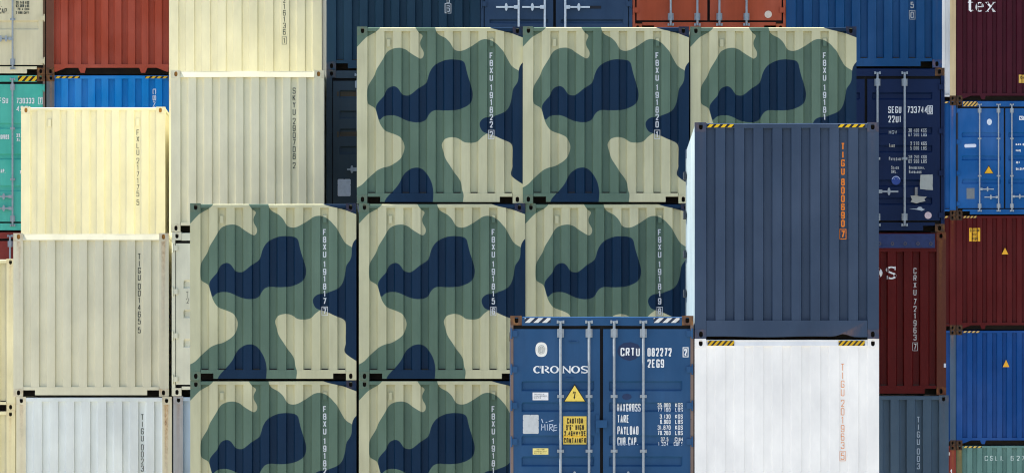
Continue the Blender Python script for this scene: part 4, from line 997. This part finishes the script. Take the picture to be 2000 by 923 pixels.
for k, (mat, pm, lab, st) in enumerate((
   (bw, P('rusty_cream_post', (196, 178, 140), rust=.4, grime=.3), 'white container with a rusty cream corner post, left of the maroon one', None),
   (cslb, None, 'cobalt blue strip of a container left of the cobalt blue door end', 1),
   (rred, None, 'oxblood red strip of a container left of the oxblood one', 1),
   (rblu, P('blue_grey_post', (62, 84, 106), rust=.1), 'blue strip of a container with a grey corner post', None),
   (P('rust_red_paint', (120, 44, 34), grime=.2, rust=.2), None, 'rust red strip of a container with a white mark, beside the grey green one', None))):
    b = Box(1679, 1866.8, YB[k], YB[k + 1], SR, lab, L=12.19)
    b.frame(mat, cast_mat=rcd, post_mat=pm, rust_cast=.3, rust_post=.3, rail='notch'); b.panel(mat, seed=34 + k)
    if st: b.stripes(1836, 1853, (206, 170, 90), (40, 40, 44), 2)
    if k == 4: b.sticker(1853, 1860, 882, 888, (222, 214, 204), 'small_label', b.front, .004); b.text([('4', 1855, 1860, 915, 923)], white(), 1.3, b.front)

# ------------------------------------------------------------------ containers that carry the stacks, below the frame or behind the others
def carrier(px0, px1, z0, z1, scale, mat, L=6.058, why=''):
    b = Box(px0, px1, HZ - (z1 - EYE) * scale, HZ - (z0 - EYE) * scale, scale, 'plain container low in a stack, hidden by the ones in front', L=L, group='containers low in the stacks')
    mb = MB(); Wd, H = b.W, b.H
    f, us = panel_depth(Wd)
    mb.grid(us, [.15, H - .06], lambda u, v: (u, f(u + 1e-7), v))
    mb.box(.155, Wd - .155, .006, .08, .03, .149); mb.box(.155, Wd - .155, .006, .08, H - .059, H - .012)
    for x0 in (0, Wd - .15): mb.box(x0, x0 + .15, 0, .15, 0, H); mb.box(x0, x0 + .15, L - .15, L, 0, H)
    for x0 in (.01, Wd - .05): mb.box(x0, x0 + .04, .151, L - .151, .03, H - .01)
    mb.box(.051, Wd - .051, .09, L - .02, H - .05, H - .02); mb.box(.051, Wd - .051, .09, L - .02, .14, .17); mb.box(.151, Wd - .151, L - .06, L - .01, .15, H - .06)
    mb.build('container_body', mat, b.root)
cz = 2.591
zof = lambda py, s: EYE + (HZ - py) / s
for px in (371.5, 701, 1026): carrier(px, px + wl, 0, cz - .002, S_CAMO, beige)
carrier(1026, 1026 + wl, cz, 2 * cz - .002, S_CAMO, beige)
carrier(1350.5, 1350.5 + wl, 2 * cz, 3 * cz - .002, S_CAMO, beige)
carrier(1350.5, 1350.5 + wl, cz, 2 * cz - .002, S_CAMO, beige); carrier(1350.5, 1350.5 + wl, 0, cz - .002, S_CAMO, beige)
for a, c in ((996.8, 1354.5), (1356.7, 1717)): carrier(a, c, 0, zof(1040.6, SF), SF, blue)
for a, c, y in ((31.6, 335.7, 1094.6), (338.4, 641, 1093.1)): carrier(a, c, 0, zof(y, SA), SA, beige)
def fill(a, c, ztop, s, mat, L=6.058, n=1):
    for k in range(n): carrier(a, c, ztop * k / n, ztop * (k + 1) / n - .002, s, mat, L)
fill(41, 322.5, zof(208.5 + 2.6 * SB, SB), SB, cream, n=3)
fill(330.3, 628.5, EYE + (HZ - 137.5) / SA, 118.4, cream, n=4)
fill(-248, 30, zof(1097.1, 113.8), 113.8, edge, n=1)
fill(-167, 88, zof(753.6, SD), SD, dred, 12.19, 2); fill(90.5, 345, zof(448.1, SD), SD, mblue, 12.19, 3)
fill(637.5, 937.5, zof(455.6, SM), SM, dk, n=3); fill(938.5, 1235, zof(136.1, SM), SM, pb, n=4); fill(1235.5, 1534.5, zof(62.1, SM), SM, orr, n=4); fill(1547, 1853, zof(1090.1, SM), SM, gs, n=1)
fill(1868, 2056, zof(1092.1, SR), SR, rgrn, 12.19); fill(1679, 1866.8, zof(1092.1, SR), SR, rred, 12.19)
